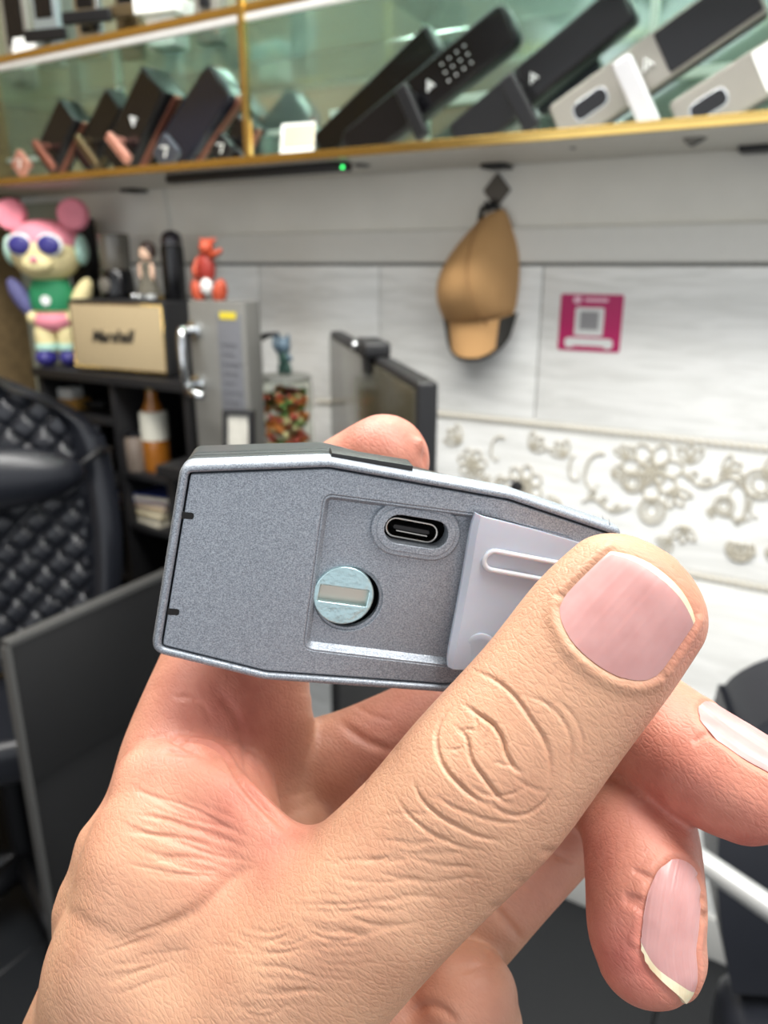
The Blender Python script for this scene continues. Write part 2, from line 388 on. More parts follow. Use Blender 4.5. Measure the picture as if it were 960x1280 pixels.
# right compartment
lock('smart_lock', 'slim plain black smart lock, leaning behind the one with keypad dots', (398, 186), (542, 46), 34, 1.33, M_dk, panel=M_blackg)
lock('smart_lock', 'black smart lock with keypad dots on its face and a black lever', (432, 192), (640, 24), 46, 1.24, M_dk, panel=M_blackg, keypad=0.28, logo=0.10, handle=(-0.1, 0.085, 0.012), r=0.7)
lock('smart_lock', 'glossy black smart lock with bright logo beside the silver lock', (570, 178), (785, -2), 44, 1.25, M_dk, panel=M_blackg, pspan=(-0.1, 0.97), logo=-0.02, handle=(-0.2, 0.085, 0.013))
lock('smart_lock_back_unit', 'dark indoor lock unit with rounded screen behind the silver lock', (668, 128), (748, 78), 34, 1.31, M_dk, panel=mat('grey_screen', (62, 66, 70), 0.2), r=0.5)
lock('smart_lock', 'silver smart lock with black upper panel and long silver lever', (696, 160), (948, -18), 52, 1.23, M_silver, panel=M_blackg, pspan=(0.12, 0.97), logo=-0.02, oval=-0.62, handle=(-0.18, 0.098, 0.014), r=0.25, hm=mat('lever_silver', (188, 188, 190), 0.35, 0.5), frame=M_dk)
lock('smart_lock', 'silver smart lock with oval sensor at the cabinet right end', (846, 156), (1080, 10), 50, 1.23, M_silver, panel=M_white, pspan=(-0.05, 0.9), oval=-0.62, r=0.25, frame=M_dk)
# left compartment
def rosette(px, py, s, m, label, Y=1.18):
    c = hy(px, py, Y); t = thing('handle_rosette', label, 'lock part', c, (0, 0, 0), 'square handle plates in the display cabinet')
    fplate('plate', rounded([(0, -s), (s, 0), (0, s), (-s, 0)], s * 0.2), 0.012, 0, m, t, 0.002)
    bm = bmesh.new(); k = s * 0.25
    tube('', [(-k, -0.0015, k), (k, -0.0015, k), (0, -0.0015, -k)], k * 0.22, None, n=5, bm=bm); bmo('logo_mark', bm, M_white, t)
    lathe('spindle', [(s * 0.25, 0), (s * 0.25, 0.02)], m, t, 12).matrix_local = Matrix.Translation((0, 0.03, 0)) @ Matrix.Rotation(PI / 2, 4, 'X')
lock('smart_lock', 'copper framed smart lock nearest the left end of the shelf', (52, 205), (84, 136), 34, 1.22, M_dk, frame=M_copper, th=0.05, r=0.2, panel=M_blackg, handle=(-0.35, 0.075, 0.008), hm=M_copper)
lock('smart_lock', 'dark bronze smart lock between two copper ones', (100, 205), (142, 122), 32, 1.24, M_dk, frame=M_bronze, th=0.045, r=0.2, panel=M_blackg, handle=(-0.3, 0.08, 0.008), hm=M_bronze)
lock('smart_lock', 'large black smart lock with copper sides and rose gold lever', (140, 208), (192, 98), 44, 1.22, M_dk, frame=M_copper, th=0.065, r=0.15, panel=M_blackg, logo=0.1, handle=(-0.4, 0.07, 0.010), hm=M_rose)
lock('smart_lock', 'glossy navy smart lock with rounded top in the left compartment', (205, 204), (276, 98), 50, 1.24, M_navy, frame=M_copper, th=0.05, r=0.5, panel=M_navy)
lock('smart_lock', 'small black lever lock with copper back beside the gold post', (278, 206), (305, 150), 26, 1.24, M_dk, frame=M_copper, th=0.05, r=0.2, panel=M_blackg, handle=(0.1, 0.085, 0.007), hm=M_dk)
rosette(24, 205, 0.032, M_rose, 'plain rose gold square rosette at the left end of the shelf')
rosette(206, 190, 0.036, mat('slate_metal', (70, 74, 84), 0.3, 0.5), 'slate grey diamond rosette in front of the navy lock')
rosette(276, 186, 0.030, M_dk, 'dark diamond rosette beside the gold post')
# price card and little glass tumbler next to the post
c = hy(372, 176, 1.22)
pc = thing('price_card', 'white framed beige card leaning right of the gold post', 'card', (c.x, 1.22, c.z), (-0.2, 0, 0.15))
box('card', (-0.034, -0.002, -0.030), (0.034, 0.002, 0.030), M_white, pc, 0.001)
box('beige_print', (-0.028, -0.003, -0.012), (0.033, -0.0015, 0.026), mat('beige_paper', (206, 186, 150), 0.7), pc)
c = hy(330, 180, 1.24)
for k, (dx, h) in enumerate(((0, 0.05), (0.035, 0.04))):
    g = lathe('glass_tumbler', [(0.010, 0), (0.012, 0.002), (0.013, h), (0.0115, h), (0.0105, 0.004)], M_glass, None, 14)
    g.location = (c.x + dx, 1.25, Z1 + 0.011)
    tag(g, ['taller clear glass tumbler beside the gold post', 'shorter clear glass tumbler next to the price card'][k], 'glass', 'tumblers in the display cabinet')
# upper shelf, left: locks standing upright with level levers
def upright(px, py0, wpx, hgt, m, lm, label, lx=0.05, Y=1.2, lz=0.02):
    c = hy(px, py0, Y); wd = wpx / 960 * 1.9 / 2
    t = thing('lever_lock', label, 'lock', (c.x, Y, Z2 + 0.0105), (0, 0, 0.25), 'upright lever locks on the upper shelf')
    fplate('body', [Vector((p.x, p.y + hgt / 2)) for p in stadium(wd, hgt / 2, 0.006)], 0.02, 0, m, t, 0.002)
    fplate('face_panel', [Vector((p.x, p.y + hgt * 0.62)) for p in stadium(wd * 0.7, hgt * 0.34, 0.004)], 0.001, -0.002, M_blackg, t, 0.0006)
    fplate('handle', [Vector((p.x + lx * 0.4, p.y + lz)) for p in stadium(lx, 0.011, 0.003)], -0.022, -0.034, lm, t, 0.002)
    lathe('handle_neck', [(0.008, 0), (0.008, 0.026)], lm, t, 10).matrix_local = Matrix.Translation((0, 0, lz)) @ Matrix.Rotation(PI / 2, 4, 'X')
upright(22, 60, 34, 0.30, M_silver, M_silver, 'silver plated lever lock at the upper shelf left end', 0.03, 1.3)
upright(60, 60, 30, 0.30, mat('pale_blue_metal', (150, 162, 166), 0.3, 0.6), M_dk, 'pale blue grey lever lock with black lever on the upper shelf', 0.05, 1.2, 0.045)
upright(110, 45, 28, 0.30, M_chrome, M_dk, 'chrome lever lock with wide charcoal lever on the upper shelf', 0.055, 1.2, 0.06)
upright(160, 40, 26, 0.30, M_bronze, M_bronze, 'dark bronze lever lock on the upper shelf beside white boxes', 0.03, 1.24, 0.07)
c = hy(28, 60, 1.18)
wc = box('price_card', (-0.033, -0.001, 0), (0.033, 0.001, 0.058), M_white); wc.location = (c.x, 1.18, Z2 + 0.0265 - 0.016); wc.rotation_euler = (-0.25, 0, 0.2); tag(wc, 'white folded card standing on the upper shelf', 'card')
c = hy(207, 30, 1.22)
wb = thing('white_lock_box', 'white boxed lock with tray lid on the upper shelf left of the post', 'box', (c.x, 1.22, Z2 + 0.0105), (0, 0, 0.2))
box('carton', (-0.03, -0.02, 0), (0.03, 0.03, 0.045), M_white, wb, 0.002); box('lid', (-0.045, -0.035, 0.046), (0.045, 0.035, 0.075), M_white, wb, 0.002)
c = hy(262, 18, 1.24)
sb = thing('silver_lock_block', 'silver lock case against the gold post on the upper shelf', 'lock', (c.x, 1.24, Z2 + 0.0105), (0, 0, 0.2))
box('case', (-0.026, -0.012, 0), (0.026, 0.02, 0.2), M_silver, sb, 0.003); box('bolt', (-0.01, -0.02, 0.05), (0.01, -0.011, 0.08), M_dk, sb, 0.002)

# ------------------------------------------------------------------ things on the wall
def px_m(p): return -(CM.inverted() @ Vector(p)).z / 960       # metres per pixel at a point
# diamond wall hook
h = hy(622, 238, WALLY)
hk = thing('wall_hook', 'dark diamond shaped adhesive hook above the beige cap', 'hook', (h.x, WALLY, h.z))
M_hook = mat('dark_bronze_plastic', (84, 78, 70), 0.4, 0.2)
fplate('plate', rounded([(0, -0.031), (0.027, 0), (0, 0.031), (-0.027, 0)], 0.004), 0.0, -0.006, M_hook, hk, 0.0015)
tube('prong', [(-0.002, -0.004, -0.018), (-0.003, -0.02, -0.03), (-0.003, -0.035, -0.034), (-0.003, -0.042, -0.022)], 0.0045, M_black, hk, 8)
# baseball cap hanging by its strap
ct = hy(611, 266, WALLY - 0.03); cb = hy(600, 446, WALLY - 0.06)
M_cap = mat('tan_cotton', (188, 146, 96), 0.85, var=0.08, scale=240, bump=0.25, bscale=900)
M_capu = mat('dark_brim_lining', (42, 40, 36), 0.8)
cap = thing('baseball_cap', 'tan cotton baseball cap hanging brim down from the diamond hook', 'cap', (ct.x, WALLY - 0.004, ct.z))
H = ct.z - cb.z
cs = [(-0.000, 0.022, 0.016, 0.000), (-0.012, 0.032, 0.030, -0.002), (-0.035, 0.046, 0.056, -0.006), (-0.060, 0.060, 0.080, -0.010), (-0.085, 0.071, 0.098, -0.014), (-0.110, 0.077, 0.105, -0.017), (-0.135, 0.078, 0.102, -0.018), (-0.158, 0.075, 0.088, -0.017),
      (-0.178, 0.070, 0.068, -0.015), (-0.194, 0.064, 0.046, -0.012)]
V = []; F = []; nth = 40
for z, w_, d_, xo in cs:
    for j in range(nth):
        a_ = 2 * PI * j / nth; s_, c_ = math.sin(a_), math.cos(a_)
        k = 1 - 0.022 * (math.exp(-((c_) / 0.05) ** 2) + math.exp(-((abs(c_) - 0.75) / 0.04) ** 2)) * (s_ > 0)
        wob = 1 + 0.02 * math.sin(7 * a_ + z * 60) * (1 if z > -0.08 else 0.3)
        V.append((xo + w_ * c_ * k * wob, -0.012 - (d_ * max(s_, 0) * k * wob - 0.01 * max(-s_, 0)), z + 0.012 * c_))
for i in range(len(cs) - 1):
    for j in range(nth): F.append((i * nth + j, i * nth + (j + 1) % nth, (i + 1) * nth + (j + 1) % nth, (i + 1) * nth + j))
F.append(tuple(range(nth - 1, -1, -1))); F.append(tuple((len(cs) - 1) * nth + j for j in range(nth)))
cr = mesh('crown', V, F, M_cap, cap, True); md = cr.modifiers.new('s', 'SUBSURF'); md.levels = md.render_levels = 1
for xo in (-0.012,):
    tube('panel_seam', [(xo + 0.0 + 0.004 * t, -0.0135 - d_ - 0.0005, z + 0.0) for (z, w_, d_, q_), t in zip(cs[1:], range(9))], 0.0012, mat('cap_stitch', (160, 120, 76), 0.9), cr, 6)
def brim(off, m, name, par, grow=1.0):
    V = []; F = []; nu, nv = 25, 9
    for i in range(nu):
        u = -1 + 2 * i / (nu - 1)
        for j in range(nv):
            v = j / (nv - 1); x = -0.014 + 0.073 * u * (1 - 0.10 * v) * grow + 0.004 * v
            z0 = -0.172 - 0.020 * (1 - u * u); z1 = -0.184 - 0.070 * (1 - abs(u) ** 2.6) ** 0.55 * grow
            y = -0.030 - 0.034 * (1 - abs(u) ** 2.2) - 0.012 * v * (1 - abs(u) ** 2.0)
            V.append((x, y + off, z0 + (z1 - z0) * v))
    for l in (0, 1): pass
    n0 = len(V); V += [(x, y + 0.0025, z) for x, y, z in V]
    for i in range(nu - 1):
        for j in range(nv - 1):
            a_ = i * nv + j; F.append((a_, a_ + 1, a_ + nv + 1, a_ + nv)); F.append((n0 + a_, n0 + a_ + nv, n0 + a_ + nv + 1, n0 + a_ + 1))
    for i in range(nu - 1):
        for j in (0, nv - 1): a_ = i * nv + j; F.append((a_, a_ + nv, n0 + a_ + nv, n0 + a_))
    for j in range(nv - 1):
        for i in (0, nu - 1): a_ = i * nv + j; F.append((a_, n0 + a_, n0 + a_ + 1, a_ + 1))
    bm = bmesh.new(); vs = [bm.verts.new(v) for v in V]
    for f in F: bm.faces.new([vs[i] for i in f])
    return bmo(name, bm, m, par, True)
br = brim(0.0, M_cap, 'brim', cap); brim(0.0028, M_capu, 'brim_lining', br, 1.09)
tube('strap', [(-0.022, -0.015, -0.01), (-0.016, -0.02, 0.008), (0.0, -0.022, 0.014), (0.014, -0.02, 0.008), (0.02, -0.015, -0.01)], 0.005, M_black, cap, 8)
# payment sticker (its code left blank)
s0, s1 = hy(702, 367, WALLY - 0.012), hy(774, 441, WALLY - 0.012); sx, sz = (s1.x - s0.x) / 2, (s0.z - s1.z) / 2
st = thing('wall_sticker', 'magenta square payment sticker with blank white centre on the wall', 'sticker', ((s0.x + s1.x) / 2, WALLY - 0.0125, (s0.z + s1.z) / 2))
M_mag = mat('magenta_print', (186, 28, 98), 0.45, var=0.04)
fplate('sheet', stadium(sx, sz, 0.005), 0.0, -0.0012, M_mag, st)
fplate('blank_square', [Vector((p.x - 0.0015, p.y + 0.002)) for p in stadium(sx * 0.46, sz * 0.5, 0.004)], -0.0012, -0.0018, M_white, st)
fplate('grey_square', [Vector((p.x - 0.0015, p.y + 0.004)) for p in stadium(sx * 0.30, sz * 0.32, 0.001)], -0.0018, -0.0021, mat('print_grey', (150, 150, 152), 0.6), st)
fplate('bottom_strip', [Vector((p.x, p.y - sz * 0.68)) for p in stadium(sx * 0.72, sz * 0.14)], -0.0012, -0.0018, M_white, st)
for s_ in (-1, 1): fplate('strip_dot', [Vector((p.x + s_ * sx * 0.62, p.y - sz * 0.72)) for p in stadium(sx * 0.16, sx * 0.16)], -0.0012, -0.0019, M_white, st)
fplate('header_mark', [Vector((p.x - sx * 0.45, p.y + sz * 0.80)) for p in stadium(sx * 0.13, sx * 0.11)], -0.0012, -0.0018, mat('pale_pink', (240, 196, 214), 0.5), st)
fplate('header_bar', [Vector((p.x + sx * 0.15, p.y + sz * 0.80)) for p in stadium(sx * 0.38, sx * 0.05)], -0.0012, -0.0018, MATS['pale_pink'], st)
# thin cable loop on the wall under the shelf
c = hy(205, 250, WALLY - 0.004)
cbl = tube('wall_cable', [(c.x - 0.02 + 0.03 * math.sin(t * 1.6), WALLY - 0.005, c.z + 0.05 - 0.09 * t + 0.035 * math.cos(2.5 * t)) for t in np.linspace(0, 1.3, 16)], 0.003, M_trimw)
tag(cbl, 'thin white cable looping on the wall under the shelf', 'cable')
c = hy(648, 607, WALLY - 0.02)
kb = thing('wall_peg', 'small black peg on the floral wall border above the lock case', 'peg', (c.x, WALLY - 0.0105, c.z))
lathe('peg_head', [(0.006, 0), (0.006, 0.01), (0.012, 0.014), (0.012, 0.024), (0.009, 0.028)], M_black, kb, 16).matrix_local = Matrix.Rotation(PI / 2, 4, 'X')

# ------------------------------------------------------------------ black shelf unit at the left with the things on and in it
YF = 1.17
xl, xr = hy(44, 452, YF).x, hy(233, 470, YF).x; ZT = 1.113
su = thing('shelf_unit', 'black open shelf unit below the beige speaker', 'shelf', ((xl + xr) / 2, 1.28, 0))
def sbox(name, lo, hi, m=M_black, bev=0.001): return box(name, Vector(lo) - su.location, Vector(hi) - su.location, m, su, bev)
xd = hy(140, 520, YF).x
sbox('top', (xl - 0.005, YF - 0.01, ZT - 0.02), (xr + 0.005, 1.375, ZT))
for nm, x in (('side_panel', xl), ('divider', xd), ('side_panel', xr - 0.016)): sbox(nm, (x, YF, 0), (x + 0.016, 1.372, ZT - 0.02))
sbox('back_panel', (xl, 1.372, 0), (xr, 1.38, ZT - 0.02))
zsh = {'l': (hy(90, 512, YF + 0.05).z, 0.86, 0.62, 0.3), 'r': (hy(195, 588, YF + 0.05).z, 0.76, 0.5, 0.25)}
for z in zsh['l']: sbox('shelf', (xl + 0.016, YF + 0.004, z - 0.014), (xd, 1.372, z))
for z in zsh['r']: sbox('shelf', (xd + 0.016, YF + 0.004, z - 0.014), (xr - 0.016, 1.372, z))
# guitar-amp style speaker
M_vinyl = mat('black_vinyl', (26, 26, 28), 0.6, bump=0.3, bscale=500); M_cloth = mat('beige_grille_cloth', (176, 158, 124), 0.8, var=0.12, scale=500)
p0, p1, p2 = hy(96, 456, 1.19), hy(205, 471, 1.19), hy(95, 374, 1.19)
W_, Hh = (p1.x - p0.x), p2.z - ZT
sp = thing('speaker', 'beige fronted black vinyl amplifier style speaker on the shelf unit', 'speaker', (p0.x, 1.185, ZT), (0, 0, 0.05))
box('cabinet', (0, 0, 0.004), (W_ + 0.008, 0.15, Hh), M_vinyl, sp, 0.005, 3)
box('grille', (0.008, -0.003, 0.012), (W_, 0.002, Hh - 0.010), M_cloth, sp, 0.003)
tube('gold_piping', [(0.006, -0.002, 0.010), (W_ + 0.002, -0.002, 0.010), (W_ + 0.002, -0.002, Hh - 0.008), (0.006, -0.002, Hh - 0.008)], 0.0016, M_gold, sp, 6, closed=True)
tx = bpy.data.curves.new('brand', 'FONT'); tx.body = 'Marshall'; tx.size = 0.038; tx.shear = 0.35; tx.extrude = 0.001; tx.offset = 0.0008; tx.align_x = 'CENTER'
to = bpy.data.objects.new('t', tx); COL.objects.link(to); lm = bpy.data.meshes.new_from_object(to.evaluated_get(bpy.context.evaluated_depsgraph_get())); bpy.data.objects.remove(to)
lm.transform(Matrix.Translation((W_ * 0.47, -0.004, Hh * 0.44)) @ Matrix.Rotation(-0.03, 4, 'Y') @ RX90); lm.materials.clear(); lm.materials.append(M_black)
link(bpy.data.objects.new('brand_lettering', lm), sp)
for k in range(4): lathe('foot', [(0.008, 0), (0.008, 0.006)], M_black, sp, 10, off=((0.02, 0.02, 0), (W_ - 0.02, 0.02, 0), (0.02, 0.13, 0), (W_ - 0.02, 0.13, 0))[k])
for k in range(3): lathe('knob', [(0.008, 0), (0.008, 0.008), (0.006, 0.010)], M_gold, sp, 12, off=(0.1 + 0.05 * k, 0.09, Hh - 0.001))
ZS = ZT + Hh                                                    # top of the speaker
# generic toy bear with pink ears, sunglasses and headphones
c = hy(66, 448, 1.205); u = px_m(c)
bear = thing('toy_bear', 'toy bear with pink ears, dark blue sunglasses and green top beside the speaker', 'toy', (c.x, 1.225, ZT), (0, 0, 0.55))
M_cream = mat('cream_plush', (226, 212, 160), 0.8, bump=0.4, bscale=350); M_pink = mat('pink_plush', (232, 142, 158), 0.75, bump=0.3, bscale=350); M_blue = mat('navy_blue', (52, 48, 120), 0.35)
M_green = mat('green_knit', (34, 128, 84), 0.7); M_teal = mat('pale_teal', (176, 214, 200), 0.4); M_specks = mat('speckled_blue', (84, 84, 128), 0.7, var=0.6, scale=160)
for s_ in (-1, 1):
    boot = ball('boot', (s_ * 15 * u, -3 * u, 10 * u), (13 * u, 17 * u, 11 * u), M_blue, bear); ball('leg', (s_ * 14 * u, 0, 36 * u), (13.5 * u, 12 * u, 26 * u), M_cream, bear)
    lathe('sock', [(13.5 * u, 0), (14.2 * u, 4 * u), (13.6 * u, 8 * u)], M_teal, boot, 16, off=(s_ * 14 * u, 0, 20 * u))
    ea = ball('ear', (s_ * 37 * u, 4 * u, 178 * u), (19 * u, 8 * u, 19 * u), M_pink, bear); lathe('ear_rim', [(16 * u, 0), (17.5 * u, 1.5 * u), (16 * u, 3 * u)], M_pink, ea, 18).matrix_local = Matrix.Translation((s_ * 37 * u, -3 * u, 178 * u)) @ Matrix.Rotation(PI / 2, 4, 'X')
    hp = ball('headphone', (s_ * 42 * u, 2 * u, 138 * u), (8 * u, 15 * u, 18 * u), M_teal, bear); ball('ear_cushion', (s_ * 37 * u, 2 * u, 138 * u), (6 * u, 13 * u, 16 * u), M_green, hp)
    gl = ball('sunglass_lens', (s_ * 17 * u, -34 * u, 143 * u), (13.5 * u, 5 * u, 11 * u), M_blue, bear); ball('lens_rim', (s_ * 17 * u, -31 * u, 143 * u), (16.5 * u, 5 * u, 13.5 * u), M_white, gl)
    M = Matrix.Translation((s_ * 36 * u, -2 * u, 82 * u)) @ Matrix.Rotation(s_ * 0.5, 4, 'Y')
    am = ball('arm', (0, 0, 0), (11 * u, 11 * u, 27 * u), M_specks if s_ < 0 else M_cream, bear, M=M); ball('paw', (0, -2 * u, -26 * u), (9 * u, 9 * u, 9 * u), M_cream, am, M=M)
ball('hips', (0, 0, 56 * u), (27 * u, 19 * u, 15 * u), M_pink, bear); ball('belly', (0, 0, 74 * u), (25 * u, 18 * u, 20 * u), M_cream, bear)
tp = lathe('green_top', [(25 * u, 0), (27 * u, 6 * u), (27 * u, 22 * u), (22 * u, 34 * u), (13 * u, 40 * u)], M_green, bear, 24, 1, 0.75, (0, 0, 68 * u))
lathe('emblem', [(6 * u, 0), (6 * u, 1.2 * u), (4.5 * u, 1.4 * u)], M_white, tp, 18).matrix_local = Matrix.Translation((0, -20 * u, 80 * u)) @ Matrix.Rotation(PI / 2, 4, 'X')
hd = ball('head', (0, 0, 135 * u), (41 * u, 36 * u, 34 * u), M_cream, bear, 24)
ball('pink_hood', (0, 2 * u, 146 * u), (41.5 * u, 36 * u, 27 * u), M_pink, hd, 24); ball('muzzle', (0, -30 * u, 122 * u), (18 * u, 10 * u, 11 * u), M_cream, hd); ball('nose', (0, -40 * u, 127 * u), (5 * u, 3 * u, 4 * u), M_pink, hd)
# things on top of the speaker
def base(px, Y, z): return Vector((hy(px, 400, Y).x, Y, z))
c = base(152, 1.27, ZS); u = px_m(c)
cm = thing('coffee_grinder', 'dark glass grinder jar with black base on top of the speaker', 'grinder', c)
lathe('base', [(20 * u, 0), (21 * u, 3 * u), (19 * u, 30 * u), (17 * u, 34 * u)], M_blackg, cm, 24); lathe('smoked_jar', [(17 * u, 34 * u), (18 * u, 36 * u), (19 * u, 70 * u), (18 * u, 76 * u), (5 * u, 78 * u)], mat('smoked_glass', (92, 88, 80), 0.12, coat=0.4), cm, 24)
lathe('dial', [(9 * u, 0), (9 * u, 3 * u), (6 * u, 4 * u)], M_silver, cm, 18).matrix_local = Matrix.Translation((0, -19 * u, 16 * u)) @ Matrix.Rotation(PI / 2, 4, 'X')
c = base(222, 1.27, ZS); u = px_m(c)
bt = thing('black_bottle', 'tall glossy black rounded bottle between the two figurines', 'bottle', c)
lathe('body', [(12 * u, 0), (14 * u, 3 * u), (14 * u, 60 * u), (13 * u, 66 * u)], M_blackg, bt, 24); lathe('rounded_lid', [(13.2 * u, 66.5 * u), (13.5 * u, 70 * u), (11 * u, 78 * u), (5 * u, 82 * u)], mat('violet_black', (30, 24, 38), 0.1, coat=0.6), bt, 24)
c = base(190, 1.24, ZS); u = px_m(c)
fg = thing('doll_figurine', 'small dark haired doll figurine in grey clothes on the speaker', 'figurine', c)
ball('head', (0, 0, 55 * u), (9 * u, 8 * u, 10 * u), mat('doll_skin', (226, 190, 164), 0.5), fg); ball('hair', (1 * u, 3 * u, 59 * u), (11.5 * u, 9 * u, 11 * u), mat('dark_brown_hair', (58, 42, 36), 0.5), fg)
lathe('dress', [(14 * u, 8 * u), (12 * u, 16 * u), (7 * u, 32 * u), (8 * u, 42 * u), (4 * u, 46 * u)], mat('grey_olive_cloth', (92, 88, 76), 0.8), fg, 18)
for s_ in (-1, 1): ball('arm', (s_ * 10 * u, -2 * u, 34 * u), (3 * u, 3 * u, 11 * u), MATS['doll_skin'], fg, 10); ball('shoe', (s_ * 6 * u, -3 * u, 5 * u), (6 * u, 8 * u, 5 * u), M_white, fg, 12)
for k, dx in enumerate((-26, -17)):
    o = ball('white_bead', (0, 0, 0), 4 * u, M_chrome, None, 10); o.location = (c.x + dx * u, 1.235, ZS + 4 * u); tag(o, ['shiny bead farther from the doll on the speaker', 'shiny bead next to the doll on the speaker'][k], 'bead', 'shiny beads on the speaker')
c = base(113, 1.345, ZT); u = px_m(c)
bx_ = thing('black_carton', 'plain black upright carton behind the toy bear', 'box', (c.x, 1.345, ZT), (0, 0, 0.3)); box('carton', (-13 * u, -0.02, 0), (13 * u, 0.025, hy(113, 272, 1.345).z - ZT), M_black, bx_, 0.002); box('lid_flap', (-13 * u, -0.021, hy(113, 280, 1.345).z - ZT), (13 * u, -0.0195, hy(113, 272, 1.345).z - ZT), M_blackg, bx_)
c = base(124, 1.33, ZS)
gb = thing('grey_fabric_pouch', 'pale grey rounded pouch behind the grinder jar', 'pouch', (c.x + 0.012, 1.36, ZT)); lathe('pouch', [(0.03, 0), (0.034, 0.02), (0.034, 0.20), (0.026, 0.235), (0.01, 0.245)], mat('pale_grey_fabric', (150, 146, 138), 0.8), gb, 20, 0.9, 0.35)
lathe('drawstring', [(0.02, 0.2), (0.029, 0.205), (0.02, 0.21)], M_white, gb, 16, 1.0, 0.42)
# counter along the wall
yc0, zc = 1.06, 0.96
ctr = thing('wall_counter', 'dark narrow counter along the wall behind the lock case', 'counter', (-0.98, 1.26, 0))
xc1 = -0.74
box('worktop', (xr + 0.004 + 0.98, yc0 - 1.26, zc - 0.025), (xc1 + 0.98, 1.375 - 1.26, zc), M_black, ctr, 0.002)
for x in (xr + 0.01, xc1 - 0.03): box('side_panel', (x + 0.98, yc0 + 0.02 - 1.26, 0), (x + 0.02 + 0.98, 1.37 - 1.26, zc - 0.025), M_black, ctr, 0.001)
# grey lock sample panel with silver lever
a = hy(234, 375, 1.112); b = hy(305, 375, 1.112); zt = hy(270, 376, 1.112).z
lp = thing('lock_sample_panel', 'grey steel door sample panel with silver lever handle beside the speaker', 'door sample', (a.x, 1.112, zc))
M_steel = mat('grey_steel_panel', (136, 136, 132), 0.45, 0.35); M_steel2 = mat('blue_grey_label', (116, 118, 124), 0.5, 0.2, var=0.12, scale=90)
wd = b.x - a.x; ht = zt - zc
box('panel', (0, 0, 0), (wd, 0.045, ht), M_steel, lp, 0.004); box('label_strip', (wd * 0.52, -0.002, ht * 0.05), (wd * 0.92, 0.001, ht * 0.93), M_steel2, lp, 0.001)
box('yellow_label', (wd * 0.58, -0.003, ht * 0.90), (wd * 0.86, -0.0015, ht * 0.94), mat('yellow_label', (214, 196, 60), 0.5), lp)
bm = bmesh.new()
for k in range(11): box_bm((wd * 0.58, -0.003, ht * (0.2 + 0.055 * k)), (wd * (0.80 + 0.05 * (k % 3)), -0.0018, ht * (0.2 + 0.055 * k) + 0.004), 0, bm=bm)
bmo('fine_print_lines', bm, mat('print_dark', (96, 98, 104), 0.6), lp)
zh = [hy(240, y, 1.112).z - zc for y in (412, 478)]
hn = tube('handle', [(wd * 0.1, -0.002, zh[0]), (wd * 0.1, -0.035, zh[0]), (wd * 0.12, -0.04, zh[0] - 0.01), (wd * 0.12, -0.04, zh[1] + 0.01), (wd * 0.1, -0.035, zh[1]), (wd * 0.1, -0.002, zh[1])], 0.0085, M_chrome, lp, 12)
for z in zh: lathe('rosette', [(0.016, 0), (0.016, 0.006), (0.010, 0.009)], M_chrome, lp, 18).matrix_local = Matrix.Translation((wd * 0.1, 0.0, z)) @ Matrix.Rotation(PI / 2, 4, 'X')
tube('lever', [(wd * 0.1, -0.03, zh[1] - 0.01), (wd * 0.25, -0.04, zh[1] - 0.012), (wd * 0.45, -0.042, zh[1] - 0.016)], 0.008, M_chrome, lp, 10)
# orange-red figurine on the panel's top
c = base(265, 1.134, zc + ht); u = px_m(c)
rf = thing('red_figurine', 'orange red crouching figurine on the grey sample panel', 'figurine', c)
M_or = mat('orange_red', (176, 70, 40), 0.5, var=0.25, scale=120)
for s_ in (-1, 1): ball('leg', (s_ * 15 * u, -2 * u, 14 * u), (9 * u, 9 * u, 16 * u), M_or, rf, M=Matrix.Rotation(s_ * 0.25, 4, 'Y'))
ball('torso', (-4 * u, 0, 38 * u), (13 * u, 10 * u, 20 * u), mat('deep_red', (150, 46, 36), 0.5, var=0.2), rf); ball('head', (0 * u, -2 * u, 61 * u), (9 * u, 9 * u, 9 * u), M_or, rf)
for k in range(5): tube('hair_spike', [(0, 0, 62 * u), ((k - 2) * 5 * u, 1 * u, 70 * u), ((k - 2) * 7 * u, 2 * u, 73 * u)], [3.2 * u, 2 * u, 0.5 * u], M_or, rf, 6)
tube('arm', [(4 * u, 0, 50 * u), (14 * u, -4 * u, 54 * u), (27 * u, -6 * u, 58 * u)], [5 * u, 4 * u, 3 * u], M_or, rf, 8); ball('white_belt', (2 * u, -8 * u, 16 * u), (9 * u, 6 * u, 10 * u), M_white, rf)
tube('arm', [(-14 * u, 0, 48 * u), (-20 * u, -4 * u, 36 * u), (-14 * u, -8 * u, 28 * u)], [5 * u, 4 * u, 3.5 * u], M_or, rf, 8)
